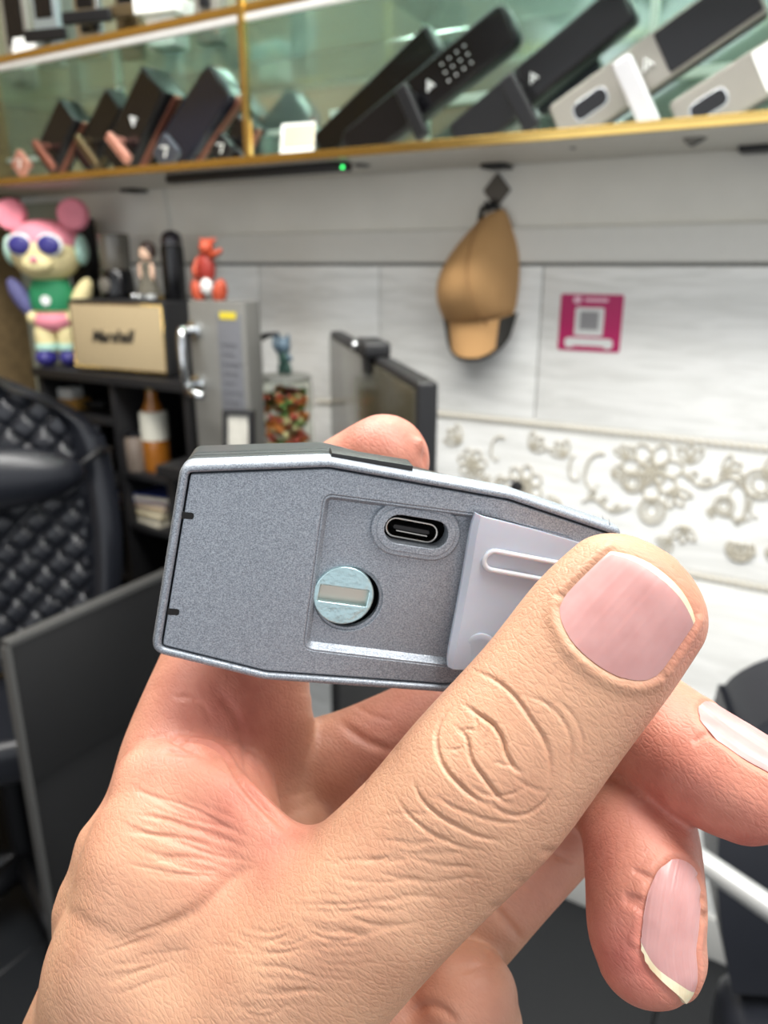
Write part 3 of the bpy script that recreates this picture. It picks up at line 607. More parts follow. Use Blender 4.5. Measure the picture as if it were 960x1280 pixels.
# photo frame, glass jar of sweets, blue figurine, black mugs
c = base(287, 1.078, zc); u = px_m(c); htf = hy(287, 513, 1.078).z - zc
pf = thing('photo_frame', 'small black photo frame leaning in front of the sample panel', 'picture frame', c, (-0.12, 0, 0.3))
fplate('frame', [Vector((p.x, p.y + htf / 2)) for p in stadium(20 * u, htf / 2, 0.003)], 0.008, -0.006, M_black, pf, 0.001, holes=[[Vector((p.x, p.y + htf / 2)) for p in stadium(14 * u, htf / 2 - 6 * u, 0.001)]])
box('picture', (-14.5 * u, -0.001, 5 * u), (14.5 * u, 0.002, htf - 5 * u), mat('pale_photo', (188, 186, 176), 0.4, var=0.3, scale=60), pf)
c = base(350, 1.24, zc); u = px_m(c); hj = hy(350, 474, 1.24).z - zc
jr = thing('sweets_jar', 'glass jar filled with green and orange sweets on the counter', 'jar', c)
lathe('glass', [(33 * u, 0), (36 * u, 4 * u), (36 * u, hj - 4 * u), (33 * u, hj), (31 * u, hj), (33.5 * u, hj - 5 * u), (33.5 * u, 5 * u)], mat('clear_glass', (238, 240, 234), 0.03, trans=1.0, var=0, ior=1.06), jr, 28)
cols = [mat('sweet_green', (84, 112, 52), 0.5), mat('sweet_orange', (198, 120, 54), 0.5), mat('sweet_red', (170, 74, 60), 0.5), mat('sweet_cream', (196, 186, 142), 0.5)]
for q_, m in enumerate(cols):
    bm = bmesh.new()
    for k in range(70):
        a_ = random.uniform(0, 2 * PI); rr = 27 * u * random.random() ** 0.4; z = random.uniform(5 * u, hj - 14 * u); r = random.uniform(3.4, 5.6) * u
        nb = bmesh.ops.create_icosphere(bm, subdivisions=1, radius=r)
        for v in nb['verts']: v.co = Vector((v.co.x * 1.4 + rr * math.cos(a_), v.co.y + rr * math.sin(a_), v.co.z + z))
    o = bmo('sweets', bm, m, jr, True, False); o['kind'] = 'stuff'
lathe('lid', [(34 * u, hj + 0.2 * u), (35 * u, hj + 2 * u), (34 * u, hj + 5 * u), (10 * u, hj + 6 * u)], mat('grey_lid', (120, 122, 116), 0.4), jr, 28)
bf = thing('blue_figurine', 'small blue grey figurine with a raised black club standing on the jar', 'figurine', c + Vector((4 * u, 0, hj + 6.1 * u)))
M_bg = mat('blue_grey_vinyl', (84, 104, 118), 0.5); M_dg = mat('dark_green_vinyl', (40, 70, 62), 0.5)
for s_ in (-1, 1): ball('leg', (s_ * 5 * u, 0, 7 * u), (4.5 * u, 4.5 * u, 8 * u), M_dg, bf, 10)
ball('torso', (0, 0, 20 * u), (8 * u, 6 * u, 11 * u), M_dg, bf); ball('head', (0, 0, 34 * u), (9 * u, 8 * u, 10 * u), M_bg, bf)
for s_ in (-1, 1): ball('ear', (s_ * 7 * u, 0, 43 * u), (3 * u, 2 * u, 5 * u), M_bg, bf, 10)
tube('arm', [(-6 * u, 0, 24 * u), (-12 * u, -3 * u, 34 * u), (-9 * u, -4 * u, 46 * u)], 2.6 * u, M_bg, bf, 8); tube('arm', [(6 * u, 0, 24 * u), (12 * u, -2 * u, 18 * u)], 2.6 * u, M_bg, bf, 8)
tube('club', [(-4 * u, -5 * u, 49 * u), (-20 * u, -6 * u, 46 * u), (-30 * u, -6 * u, 42 * u)], [2 * u, 3.4 * u, 4 * u], M_black, bf, 8)
for k, (px, Y, r, hh, lb) in enumerate(((382, 1.13, 16, 30, 'black glossy mug beside the sweets jar'), (412, 1.10, 17, 40, 'black glossy mug nearer the monitor'))):
    c = base(px, Y, zc); u = px_m(c); g = thing('mug', lb, 'mug', c, (0, 0, 0.6 * k), 'black mugs on the counter')
    lathe('cup', [(r * 0.8 * u, 0), (r * u, 4 * u), (r * 1.02 * u, hh * u), (r * 0.9 * u, hh * u), (r * 0.85 * u, 5 * u)], M_blackg, g, 22)
    tube('handle', [(r * u * 0.95, 0, hh * 0.8 * u), (r * u * 1.5, 0, hh * 0.75 * u), (r * u * 1.55, 0, hh * 0.4 * u), (r * u * 0.95, 0, hh * 0.25 * u)], 2.5 * u, M_blackg, g, 8)
    ball('metal_lid', (0, 0, hh * u), (r * 0.8 * u, r * 0.8 * u, 6 * u), M_chrome, g, 14)
# monitor on the counter, turned away from the wall
far = hy(409, 413, 1.345); near = hz(516, 477, far.z); d = near - far; Lm_ = Vector((d.x, d.y)).length; ang = math.atan2(d.y, d.x)
mo = thing('monitor', 'dark flat monitor with a webcam on its upper rim', 'monitor', (far.x, far.y, zc), (0, 0, ang))
hm_ = far.z - zc
M_scr = mat('dark_olive_screen', (70, 66, 52), 0.18, var=0.10, scale=6)
box('housing', (0, 0.006, 0.03), (Lm_, 0.032, hm_ - 0.001), M_black, mo, 0.006, 3); box('screen', (0.008, 0.003, 0.045), (Lm_ - 0.008, 0.008, hm_ - 0.012), M_scr, mo, 0.001)
box('stand_neck', (Lm_ * 0.45, 0.03, 0.01), (Lm_ * 0.55, 0.045, hm_ * 0.5), M_black, mo, 0.002); box('stand_base', (Lm_ * 0.3, -0.03, 0.0), (Lm_ * 0.7, 0.06, 0.01), M_black, mo, 0.003)
wx = Lm_ * 0.60
wcm = box('webcam', (wx - 0.045, -0.012, hm_ - 0.004), (wx + 0.045, 0.03, hm_ + 0.022), M_black, mo, 0.010, 4); box('clip', (wx - 0.022, -0.004, hm_ - 0.03), (wx + 0.022, 0.004, hm_), M_black, wcm, 0.003)
lathe('lens', [(0.009, 0), (0.009, 0.004), (0.006, 0.005)], M_chrome, wcm, 14).matrix_local = Matrix.Translation((wx - 0.03, -0.012, hm_ + 0.010)) @ Matrix.Rotation(PI / 2, 4, 'X')
# things inside the shelf unit
zl, zr_ = zsh['l'][0], zsh['r'][0]
c = base(85, 1.23, zl); c.x = hy(88, 505, 1.23).x; u = px_m(c)
wb2 = thing('white_gadget_box', 'white and yellow small carton on the unit upper left shelf', 'box', c, (0, 0, 0.2))
box('carton', (-22 * u, -0.02, 0), (20 * u, 0.03, 13 * u), mat('amber_paper', (170, 128, 60), 0.6), wb2, 0.001); box('sleeve', (-15 * u, -0.018, 13 * u), (10 * u, 0.028, 26 * u), M_white, wb2, 0.001)
c = Vector((hy(100, 470, 1.24).x, 1.24, zl)); u = px_m(c)
cab2 = tube('coiled_cable', [(c.x + 22 * u * math.cos(t), 1.27 + 12 * u * math.sin(t), zl + 3 * u + t * 0.35 * u) for t in np.linspace(0, 14, 60)], 3 * u, M_black); tag(cab2, 'coiled black cable behind the white and yellow carton', 'cable')
c = Vector((hy(125, 580, 1.22).x, 1.22, zsh['l'][1])); u = px_m(c); hw_ = hy(125, 556, 1.22).z - c.z
wt = thing('white_canister', 'white tall canister with red cap on the unit lower left shelf', 'canister', c)
lathe('body', [(15 * u, 0), (16 * u, 3 * u), (16 * u, hw_ - 8 * u), (10 * u, hw_ - 2 * u)], M_white, wt, 20); lathe('cap', [(8 * u, hw_ - 1.8 * u), (8 * u, hw_ + 4 * u), (6 * u, hw_ + 5 * u)], mat('red_cap', (190, 50, 44), 0.5), wt, 16)
c = Vector((hy(197, 575, 1.23).x, 1.23, zr_)); u = px_m(c); hb = hy(197, 478, 1.23).z - zr_
M_amber = mat('amber_liquor', (150, 92, 30), 0.1, coat=0.5, var=0.25, scale=50)
lb_ = thing('liquor_bottle', 'amber liquor bottle with white label in the shelf unit', 'bottle', c)
lathe('bottle', [(16 * u, 0), (17 * u, 3 * u), (17 * u, hb * 0.62), (8 * u, hb * 0.8), (6.5 * u, hb * 0.93)], M_amber, lb_, 24); lathe('label_band', [(17.3 * u, hb * 0.36), (17.4 * u, hb * 0.38), (17.4 * u, hb * 0.66), (15.0 * u, hb * 0.68)], mat('cream_label', (206, 204, 190), 0.6), lb_, 24)
lathe('gold_cap', [(7.5 * u, hb * 0.9), (8 * u, hb * 0.91), (8 * u, hb * 0.99), (6 * u, hb)], M_gold, lb_, 16)
c = Vector((hy(171, 575, 1.2).x, 1.2, zr_)); u = px_m(c); hb = hy(171, 545, 1.2).z - zr_
sj = thing('small_glass_jar', 'short smoky glass jar left of the liquor bottle', 'jar', c); lathe('jar', [(12 * u, 0), (13 * u, 2 * u), (13 * u, hb * 0.85), (11 * u, hb)], mat('mottled_glass', (120, 108, 98), 0.15, var=0.3, scale=80), sj, 20); lathe('lid', [(11.5 * u, hb), (11.5 * u, hb + 4 * u), (9 * u, hb + 5 * u)], M_dk, sj, 20)
c = Vector((hy(213, 600, 1.2).x, 1.2, zr_)); u = px_m(c)
ob = thing('orange_ornament', 'tiny orange ornament at the front of the right shelf', 'ornament', c); ball('ball', (0, 0, 6 * u), 6 * u, mat('orange_paint', (200, 110, 40), 0.4), ob, 12); lathe('foot', [(5 * u, 0), (3 * u, 2 * u)], M_gold, ob, 10)
bz = zsh['r'][1]
for k, (cc, tt, lb) in enumerate((((150, 146, 136), 0.022, 'bottom grey book of the pile in the unit'), ((176, 160, 116), 0.018, 'yellowish book second from the bottom of the pile'), ((128, 92, 84), 0.014, 'brown red book third in the pile'), ((52, 66, 128), 0.016, 'dark blue book on top of the pile'))):
    x = hy(200, 690, 1.24).x
    bk = thing('book', lb, 'book', (x, 1.25, bz), (0, 0, 0.1 * (k - 1.5)), 'pile of books in the shelf unit')
    M_c = mat('book_cover_%d' % k, cc, 0.6)
    box('cover', (-0.075, -0.055, 0), (0.075, 0.055, 0.002), M_c, bk); box('cover', (-0.075, -0.055, tt - 0.002), (0.075, 0.055, tt), M_c, bk); box('spine', (-0.075, 0.053, 0.002), (0.075, 0.055, tt - 0.002), M_c, bk); box('pages', (-0.072, -0.052, 0.002), (0.072, 0.053, tt - 0.002), mat('page_cream', (208, 200, 178), 0.8), bk)
    bz += tt + 0.0003

# ------------------------------------------------------------------ partition screen, chairs
Xp = -1.15; ya, yb = hx(5, 800, Xp).y, 1.10; zt = 0.745
pt = thing('desk_screen', 'thin charcoal standing desk screen panel in front of the quilted chair', 'screen', (Xp, (ya + yb) / 2, 0))
M_char = mat('charcoal_panel', (27, 27, 28), 0.55, var=0.05, scale=30); M_edge = mat('grey_edge_band', (76, 76, 75), 0.5)
ym = (ya + yb) / 2
box('upper_panel', (-0.008, ya - ym + 0.004, 0.46), (0.008, yb - ym, zt - 0.012), M_char, pt, 0.001); box('lower_panel', (-0.026, ya - ym + 0.004, 0.0), (-0.012, yb - ym, 0.46), M_char, pt, 0.001)
box('edge_band', (-0.011, ya - ym, zt - 0.012), (0.011, yb - ym, zt), M_edge, pt, 0.002); box('edge_band', (-0.011, ya - ym - 0.004, 0), (0.011, ya - ym + 0.004, zt - 0.012), M_edge, pt, 0.002)
M_lea = mat('black_leather', (30, 32, 38), 0.30, var=0.1, scale=60, bump=0.15, bscale=500)
def office_chair(name, label, loc, rz, zb, hb, wb, quilt=True, pillow=True, arms=True):
    t = thing(name, label, 'chair', loc, (0, 0, rz), None)
    V = []; F = []; nu, nv = (111, 131) if quilt else (31, 41)
    def wid(v): return wb / 2 * (0.80 + 0.22 * math.sin(PI * min(1, (1 - v) * 0.9 + 0.08))) * (1 - 0.62 * max(0, (v - 0.80) / 0.2) ** 2.6)
    for i in range(nu):
        u = -1 + 2 * i / (nu - 1)
        for j in range(nv):
            v = j / (nv - 1); x = wid(v) * u; z = zb + hb * v - 0.05 * hb * abs(u) ** 3 * (v > 0.8)
            y = -0.05 - 0.035 * abs(u) ** 2.5 + 0.06 * v * v
            if quilt and abs(u) < 0.74:
                q = (1 - math.exp(-3.5 * abs(math.sin((x + (z - zb)) * 46)))) * (1 - math.exp(-3.5 * abs(math.sin((x - (z - zb)) * 46)))); y -= 0.016 * q
            elif quilt: y -= 0.022 * math.sin(PI * (abs(u) - 0.74) / 0.26)
            else: y -= 0.03 * (1 - u * u)
            V.append((x, y, z))
    n0 = len(V); V += [(x * 0.97, 0.03 + 0.06 * ((z - zb) / hb) ** 2, z) for x, y, z in V]
    for i in range(nu - 1):
        for j in range(nv - 1):
            a_ = i * nv + j; F.append((a_, a_ + nv, a_ + nv + 1, a_ + 1)); F.append((n0 + a_, n0 + a_ + 1, n0 + a_ + nv + 1, n0 + a_ + nv))
    for i in range(nu - 1):
        for j in (0, nv - 1): a_ = i * nv + j; F.append((a_, a_ + nv, n0 + a_ + nv, n0 + a_))
    for j in range(nv - 1):
        for i in (0, nu - 1): a_ = i * nv + j; F.append((a_, n0 + a_, n0 + a_ + 1, a_ + 1))
    bm = bmesh.new(); vs = [bm.verts.new(v) for v in V]
    for f in F: bm.faces.new([vs[i] for i in f])
    bmo('backrest', bm, M_lea, t, True)
    if pillow:
        pl_ = ball('neck_pillow', (0, -0.10, zb + hb * 0.70), (wb * 0.40, 0.05, 0.07), M_lea, t, 24)
        for s_ in (-1, 1): tube('pillow_strap', [(s_ * wb * 0.36, -0.1, zb + hb * 0.71), (s_ * wb * 0.46, -0.08, zb + hb * 0.76), (s_ * wb * 0.50, -0.02, zb + hb * 0.74)], 0.008, M_black, pl_, 8)
    box('seat', (-wb * 0.42, -0.34, zb - 0.12), (wb * 0.42, -0.02, zb - 0.02), M_lea, t, 0.035, 4)
    lathe('gas_column', [(0.03, 0.1), (0.03, zb - 0.121)], M_dk, t, 14, off=(0, -0.24, 0))
    for k in range(5):
        a_ = 2 * PI * k / 5; lg = tube('leg', [(0, -0.26, 0.11), (0.12 * math.cos(a_), -0.26 + 0.12 * math.sin(a_), 0.09), (0.20 * math.cos(a_), -0.26 + 0.20 * math.sin(a_), 0.07)], [0.03, 0.022, 0.018], M_dk, t, 10)
        ball('caster', (0.20 * math.cos(a_), -0.26 + 0.20 * math.sin(a_), 0.028), (0.028, 0.02, 0.028), M_blackg, lg, 12)
    for s_ in ((-1, 1) if arms else ()):
        am = box('armrest', (s_ * wb * 0.56 - 0.04, -0.42, zb + 0.13), (s_ * wb * 0.56 + 0.04, -0.14, zb + 0.16), M_black, t, 0.012, 3); tube('arm_post', [(s_ * wb * 0.56, -0.28, zb + 0.13), (s_ * wb * 0.56, -0.28, zb - 0.06), (s_ * wb * 0.44, -0.28, zb - 0.1)], 0.014, M_dk, am, 8)
    return t
office_chair('office_chair', 'black diamond quilted leather office chair with neck pillow at the left', (-1.575, 0.925, 0), math.radians(52), 0.47, 0.655, 0.54, arms=False)
rc = office_chair('office_chair', 'plain black rounded back chair at the right edge behind the fingers', (0.10, 0.86, 0), math.radians(20), 0.60, 0.36, 0.34, False, False, False)
ra, rb_ = hy(862, 1066, 0.62), hy(985, 1150, 0.58)
rinv = (Matrix.Translation(rc.location) @ Matrix.Rotation(math.radians(20), 4, 'Z')).inverted()
tube('chrome_rail', [rinv @ (ra + (ra - rb_) * 1.2), rinv @ ra, rinv @ rb_, rinv @ (rb_ + (rb_ - ra))], 0.0105, mat('rail_grey', (186, 188, 188), 0.35, 0.4), rc, 10)

# ------------------------------------------------------------------ the grey lock case held in the hand
# case frame: x along the long side of the front face, y across it, z towards the viewer (metres)
FX = 0.001
dn = Vector((0.135, -0.270, 1.0)).normalized()                 # face normal, camera axes
dx = Vector((1.0, -0.132, 0)); dx = (dx - dn * dx.dot(dn)).normalized()
dy = dn.cross(dx)
DO = Vector(((480 - 480) / 960 * 116, (640 - 720) / 960 * 116, -116))
def dl(px, py, z=0.0):
    """pixel of the photograph -> point (mm) on the case's plane at height z"""
    r = Vector(((px - 480) / 960, (640 - py) / 960, -1))
    o = DO + dn * z
    t = o.dot(dn) / r.dot(dn); p = r * t - o
    return Vector((p.dot(dx), p.dot(dy)))
DM = CM @ Matrix.Scale(FX, 4) @ Matrix.Translation(DO) @ Matrix((dx, dy, dn)).transposed().to_4x4()
DMr = Matrix.Translation(DM.to_translation()) @ Matrix((dx, dy, dn)).transposed().to_4x4().to_3x3().to_4x4()
DMr = Matrix.Translation(DM.to_translation()) @ (CM.to_3x3() @ Matrix((dx, dy, dn)).transposed()).to_4x4()

def metallic_paint():
    m = bpy.data.materials.new('silver_grey_metallic_paint'); m.use_nodes = True; nt = m.node_tree; b = nt.nodes['Principled BSDF']
    tc = nt.nodes.new('ShaderNodeTexCoord')
    v = nt.nodes.new('ShaderNodeTexVoronoi'); v.inputs['Scale'].default_value = 6500
    v2 = nt.nodes.new('ShaderNodeTexNoise'); v2.inputs['Scale'].default_value = 5200; v2.inputs['Detail'].default_value = 3
    nt.links.new(tc.outputs['Object'], v.inputs['Vector']); nt.links.new(tc.outputs['Object'], v2.inputs['Vector'])
    r = nt.nodes.new('ShaderNodeValToRGB'); r.color_ramp.elements[0].position = 0.28; r.color_ramp.elements[1].position = 0.75
    r.color_ramp.elements[0].color = lin((104, 111, 120)) + (1,); r.color_ramp.elements[1].color = lin((182, 189, 198)) + (1,)
    nt.links.new(v2.outputs['Fac'], r.inputs[0]); nt.links.new(r.outputs[0], b.inputs['Base Color'])
    b.inputs['Metallic'].default_value = 0.55
    mr = nt.nodes.new('ShaderNodeMapRange'); mr.inputs['To Min'].default_value = 0.34; mr.inputs['To Max'].default_value = 0.62
    nt.links.new(v.outputs['Color'], mr.inputs['Value']); nt.links.new(mr.outputs[0], b.inputs['Roughness'])
    bp = nt.nodes.new('ShaderNodeBump'); bp.inputs['Strength'].default_value = 0.5; bp.inputs['Distance'].default_value = 0.0001
    sep = nt.nodes.new('ShaderNodeSeparateColor'); nt.links.new(v.outputs['Color'], sep.inputs[0])
    nt.links.new(sep.outputs[0], bp.inputs['Height']); nt.links.new(bp.outputs['Normal'], b.inputs['Normal'])
    return m
M_paint = metallic_paint()
M_gap = mat('black_gap', (8, 8, 9), 0.8)
M_zinc = mat('blue_zinc_screw', (186, 214, 218), 0.3, 0.85, var=0.08, scale=700, bump=0.1, bscale=900)
M_slot = mat('worn_slot_metal', (196, 190, 178), 0.35, 0.9)
M_port = mat('port_steel', (190, 186, 180), 0.22, 1.0)
def silicone():
    m = mat('grey_silicone', (182, 189, 202), 0.38, var=0.03, scale=300, sss=0.25); return m
M_sil = silicone()

dev = thing('lock_case', 'silver grey metal lock case with charging port and slotted screw held in the hand', 'lock')
dev.matrix_world = DMr
def sc(loop): return [Vector((p.x, p.y)) * FX for p in loop]
out_px = [(225, 580), (412, 573), (640, 614), (779, 661), (762, 782), (640, 851), (560, 868), (330, 852), (187, 817)]
oz = 0.7
O = rounded([dl(x, y, oz) for x, y in out_px], [2.2, 9, 7, 1.6, 2.5, 6, 6, 9, 2.4], 8)
def ring(d, z):
    # behind the front cap the body draws in towards the right end
    k = min(1, max(0, (-z - 3.3) / 8)); o = inset(O, d); out = []
    for p in o: e = min(1, max(0, (p.x + 12) / 34)); out.append(Vector((p.x - 0.6 * k * e, p.y - (2.6 * k * e if p.y > 0 else 0), z)) * FX)
    return out
# shell: rim, front step, grooved side wall, back
prof = [(1.9, -2.6), (1.36, -2.4), (1.32, 0.25), (1.2, 0.5), (0.95, 0.68), (0.65, 0.66), (0.3, 0.45), (0.1, 0.1), (0.0, -0.5), (0.0, -3.2), (0.45, -3.45), (0.45, -3.8), (0.1, -4.0),
        (0.1, -5.6), (0.5, -5.8), (0.5, -6.1), (0.15, -6.3), (0.15, -8.2), (0.5, -8.4), (0.5, -8.7), (0.2, -8.9), (0.25, -15.0), (0.9, -16.2), (2.2, -16.6)]
kc = 10
sh = loft('shell', [ring(d, z) for d, z in prof[:kc + 1]], M_paint, dev, cap0=False, cap1=False)
loft('rear_body', [ring(d, z) for d, z in prof[kc:]], mat('dark_grey_housing', (74, 80, 82), 0.3, 0.4), dev, cap0=False, cap1=True)
# front plate with the recess, and the two black notches at its left edge
FP = inset(O, 1.6)
rec = rounded([dl(x, y) for x, y in [(405, 617), (592, 642), (722, 673), (700, 775), (648, 822), (563, 833), (379, 811)]], [1.5, 8, 3, 3, 5, 8, 1.6], 6)
def notch(px, py):
    c = dl(px, py); return rounded([(c.x - 0.85, c.y - 0.5), (c.x + 0.85, c.y - 0.5), (c.x + 0.85, c.y + 0.5), (c.x - 0.85, c.y + 0.5)], [0.1, 0.4, 0.4, 0.1], 3)
n1, n2 = notch(235, 644), notch(217, 764)
plate('front_plate', [sc(FP), sc(rec)], -2.2 * FX, 0.25 * FX, M_paint, dev, 0.22 * FX)
loft('recess_wall', [[Vector((p.x, p.y, z)) * FX for p in inset(rec, d)] for d, z in ((-0.1, 0.0), (0.05, 0.2), (0.25, 0.2), (0.45, -0.05), (0.8, -0.85), (1.05, -1.08))], M_paint, dev, False, False)
for nn in (n1, n2): plate('notch_insert', [sc(nn)], -0.5 * FX, 0.29 * FX, M_gap, dev)
# floor of the recess with port opening and screw hole
def stad(p0, p1, r, n=10):
    a = Vector(p0); b = Vector(p1); d = (b - a).normalized(); a0 = math.atan2(d.y, d.x)
    return [b + Vector((math.cos(a0 - PI / 2 + PI * i / n), math.sin(a0 - PI / 2 + PI * i / n))) * r for i in range(n + 1)] + \
           [a + Vector((math.cos(a0 + PI / 2 + PI * i / n), math.sin(a0 + PI / 2 + PI * i / n))) * r for i in range(n + 1)]
ZF = -1.0
u0, u1 = dl(498, 660, ZF), dl(541, 667, ZF)
sc0 = dl(436, 749, ZF)
def circ(c, r, n=48): return [Vector((c.x + r * math.cos(2 * PI * i / n), c.y + r * math.sin(2 * PI * i / n))) for i in range(n)]
RF = inset(rec, -1.0)
plate('recess_floor', [sc(RF), sc(stad(u0, u1, 3.0)), sc(circ(sc0, 5.2))], (ZF - 1.6) * FX, ZF * FX, M_paint, dev, 0.15 * FX)
plate('screw_well', [sc(circ(sc0, 5.9)), sc(circ(sc0 + Vector((0, 0)), 4.75))], (ZF - 1.5) * FX, (ZF - 0.35) * FX, M_paint, dev, 0.12 * FX)
pr = plate('port_surround', [sc(stad(u0, u1, 4.25)), sc(stad(u0, u1, 2.25))], (ZF - 2.4) * FX, (ZF + 0.6) * FX, M_paint, dev, 0.3 * FX, 3)
pr2 = plate('port_lip', [sc(stad(u0, u1, 3.4)), sc(stad(u0, u1, 2.25))], (ZF - 0.2) * FX, (ZF + 0.75) * FX, M_paint, dev, 0.1 * FX)
# charging port: steel shell with tongue
su0, su1 = dl(494, 658, ZF - 2.2), dl(534, 665.5, ZF - 2.2)
ps = plate('port_shell', [sc(stad(su0, su1, 1.62)), sc(stad(su0, su1, 1.3))], (ZF - 6) * FX, (ZF - 1.7) * FX, M_port, dev, 0.1 * FX)
tg = plate('port_tongue', [sc(stad(su0, su1, 0.36))], (ZF - 6) * FX, (ZF - 2.1) * FX, M_black, ps, 0.08 * FX)
plate('tongue_contact', [sc(stad(su0 + Vector((0.3, -0.62)), su1 + Vector((0, -0.62)), 0.09))], (ZF - 6) * FX, (ZF - 2.2) * FX, M_port, ps, 0.02 * FX)
plate('port_well', [sc(stad(u0, u1, 4.0))], (ZF - 6.6) * FX, (ZF - 6.0) * FX, M_gap, dev)
plate('inner_chassis', [sc(inset(O, 2.5))], -14.5 * FX, -8.2 * FX, M_gap, dev)
plate('gap_liner', [sc(inset(O, 1.37)), sc(inset(O, 4.6))], -2.9 * FX, -2.35 * FX, M_gap, dev)
# slotted screw
sa, sb_ = dl(399, 737, ZF + 0.6), dl(459, 745, ZF + 0.6); sm = (sa + sb_) / 2
scx = dl(429.5, 745, ZF + 0.6)
sd = (sb_ - sa).normalized(); sn = Vector((-sd.y, sd.x)); hl = (sb_ - sa).length / 2
slot = [scx + sd * hl + sn * 1.3, scx - sd * hl + sn * 1.3, scx - sd * hl - sn * 1.3, scx + sd * hl - sn * 1.3]
slot = rounded(slot, 0.15, 2)
scr = plate('slotted_screw', [sc(circ(scx, 4.62)), sc(slot)], (ZF - 1.5) * FX, (ZF + 0.6) * FX, M_zinc, dev, 0.18 * FX)
plate('slot_floor', [sc(circ(scx, 4.3))], (ZF - 1.8) * FX, (ZF - 0.7) * FX, M_slot, scr)
# dark strip and ribs along the upper side
t0, t1 = dl(412, 574, -3), dl(512, 590, -3)
q = (t1 - t0); an = math.atan2(q.y, q.x)
box('upper_strip', (0, -0.4 * FX, -6.0 * FX), (q.length * FX, 1.15 * FX, -1.0 * FX), M_black, dev, 0.2 * FX, M=Matrix.Translation(Vector((t0.x, t0.y + 0.2, 0)) * FX) @ Matrix.Rotation(an, 4, 'Z'))
# silicone flap folded open, with plug ring and round stud
fa, fb, fc_, fd = dl(592, 643, 2.5), dl(764, 690, 0.8), dl(735, 850, 0.8), dl(557, 836, 2.5)
NU, NV = 26, 18
def flap_pt(u, v, zo=0.0):
    # u: left->right, v: top->bottom, rounded left corners
    top = fa.lerp(fb, u); bot = fd.lerp(fc_, u); p = top.lerp(bot, v)
    k = 0.55 * (2 * v - 1) ** 8 * max(0, 1 - u * 14)
    p = p + Vector((k, 0)) + Vector((0.5 * math.sin(PI * v) * max(0, 1 - u * 3), 0))
    z = 0.5 + 1.5 * max(0, 1 - u / 0.45) ** 1.6 - 1.1 * max(0, 1 - u / 0.06) ** 2 + 0.35 * math.cos(2 * PI * v) * max(0, 1 - u * 1.5)
    return Vector((p.x, p.y, z + zo)) * FX
V = []; F = []
for lay in (0, 1):
    for i in range(NU):
        for j in range(NV):
            u, v = i / (NU - 1), j / (NV - 1); uu = u
            V.append(flap_pt(uu, v, 0.45 if lay == 0 else -0.45))
idx = lambda l, i, j: l * NU * NV + i * NV + j
for i in range(NU - 1):
    for j in range(NV - 1):
        F.append((idx(0, i, j), idx(0, i, j + 1), idx(0, i + 1, j + 1), idx(0, i + 1, j)))
        F.append((idx(1, i, j), idx(1, i + 1, j), idx(1, i + 1, j + 1), idx(1, i, j + 1)))
for i in range(NU - 1):
    F.append((idx(0, i, 0), idx(0, i + 1, 0), idx(1, i + 1, 0), idx(1, i, 0))); F.append((idx(0, i, NV - 1), idx(1, i, NV - 1), idx(1, i + 1, NV - 1), idx(0, i + 1, NV - 1)))
for j in range(NV - 1):
    F.append((idx(0, 0, j), idx(1, 0, j), idx(1, 0, j + 1), idx(0, 0, j + 1))); F.append((idx(0, NU - 1, j), idx(0, NU - 1, j + 1), idx(1, NU - 1, j + 1), idx(1, NU - 1, j)))
bm = bmesh.new(); vs = [bm.verts.new(v) for v in V]
for f in F: bm.faces.new([vs[i] for i in f])
rim = [e for e in bm.edges if len(e.link_faces) == 2 and e.calc_face_angle() > 1.0]
bmesh.ops.bevel(bm, geom=rim, offset=0.35 * FX, segments=3, affect='EDGES', profile=0.5)
flap = bmo('rubber_flap', bm, M_sil, dev, True); flap['label'] = 'grey translucent rubber port cover folded open'
def on_flap(px, py):
    q = dl(px, py, 1.8); best = None
    for i in range(60):
        for j in range(60):
            u, v = i / 59, j / 59; p = flap_pt(u, v) / FX; d = (p.xy - q).length_squared
            if best is None or d < best[0]: best = (d, u, v)
    return best[1], best[2]
ua, va = on_flap(618, 701); ub, vb = on_flap(700, 719)
r_ = 0.12
pts = []
A0 = flap_pt(ua, va) / FX; B0 = flap_pt(ub, vb) / FX; dd = (B0.xy - A0.xy).normalized(); a0 = math.atan2(dd.y, dd.x)
for i in range(11):
    a_ = a0 - PI / 2 + PI * i / 10; pts.append(Vector((B0.x + 1.5 * math.cos(a_), B0.y + 1.5 * math.sin(a_), B0.z + 0.75)) * FX)
for i in range(11):
    a_ = a0 + PI / 2 + PI * i / 10; pts.append(Vector((A0.x + 1.5 * math.cos(a_), A0.y + 1.5 * math.sin(a_), A0.z + 0.75)) * FX)
tube('plug_ring', pts, 0.42 * FX, mat('pale_silicone', (200, 202, 207), 0.35, var=0.03, sss=0.25), flap, 10, closed=True)
us, vs_ = on_flap(600, 814); p = flap_pt(us, vs_) / FX
lathe('round_stud', [(2.9 * FX, 0.3 * FX), (2.9 * FX, 0.65 * FX), (2.6 * FX, 0.78 * FX), (1.9 * FX, 0.7 * FX)], M_sil, flap, 28, off=tuple(Vector((p.x, p.y, p.z)) * FX))

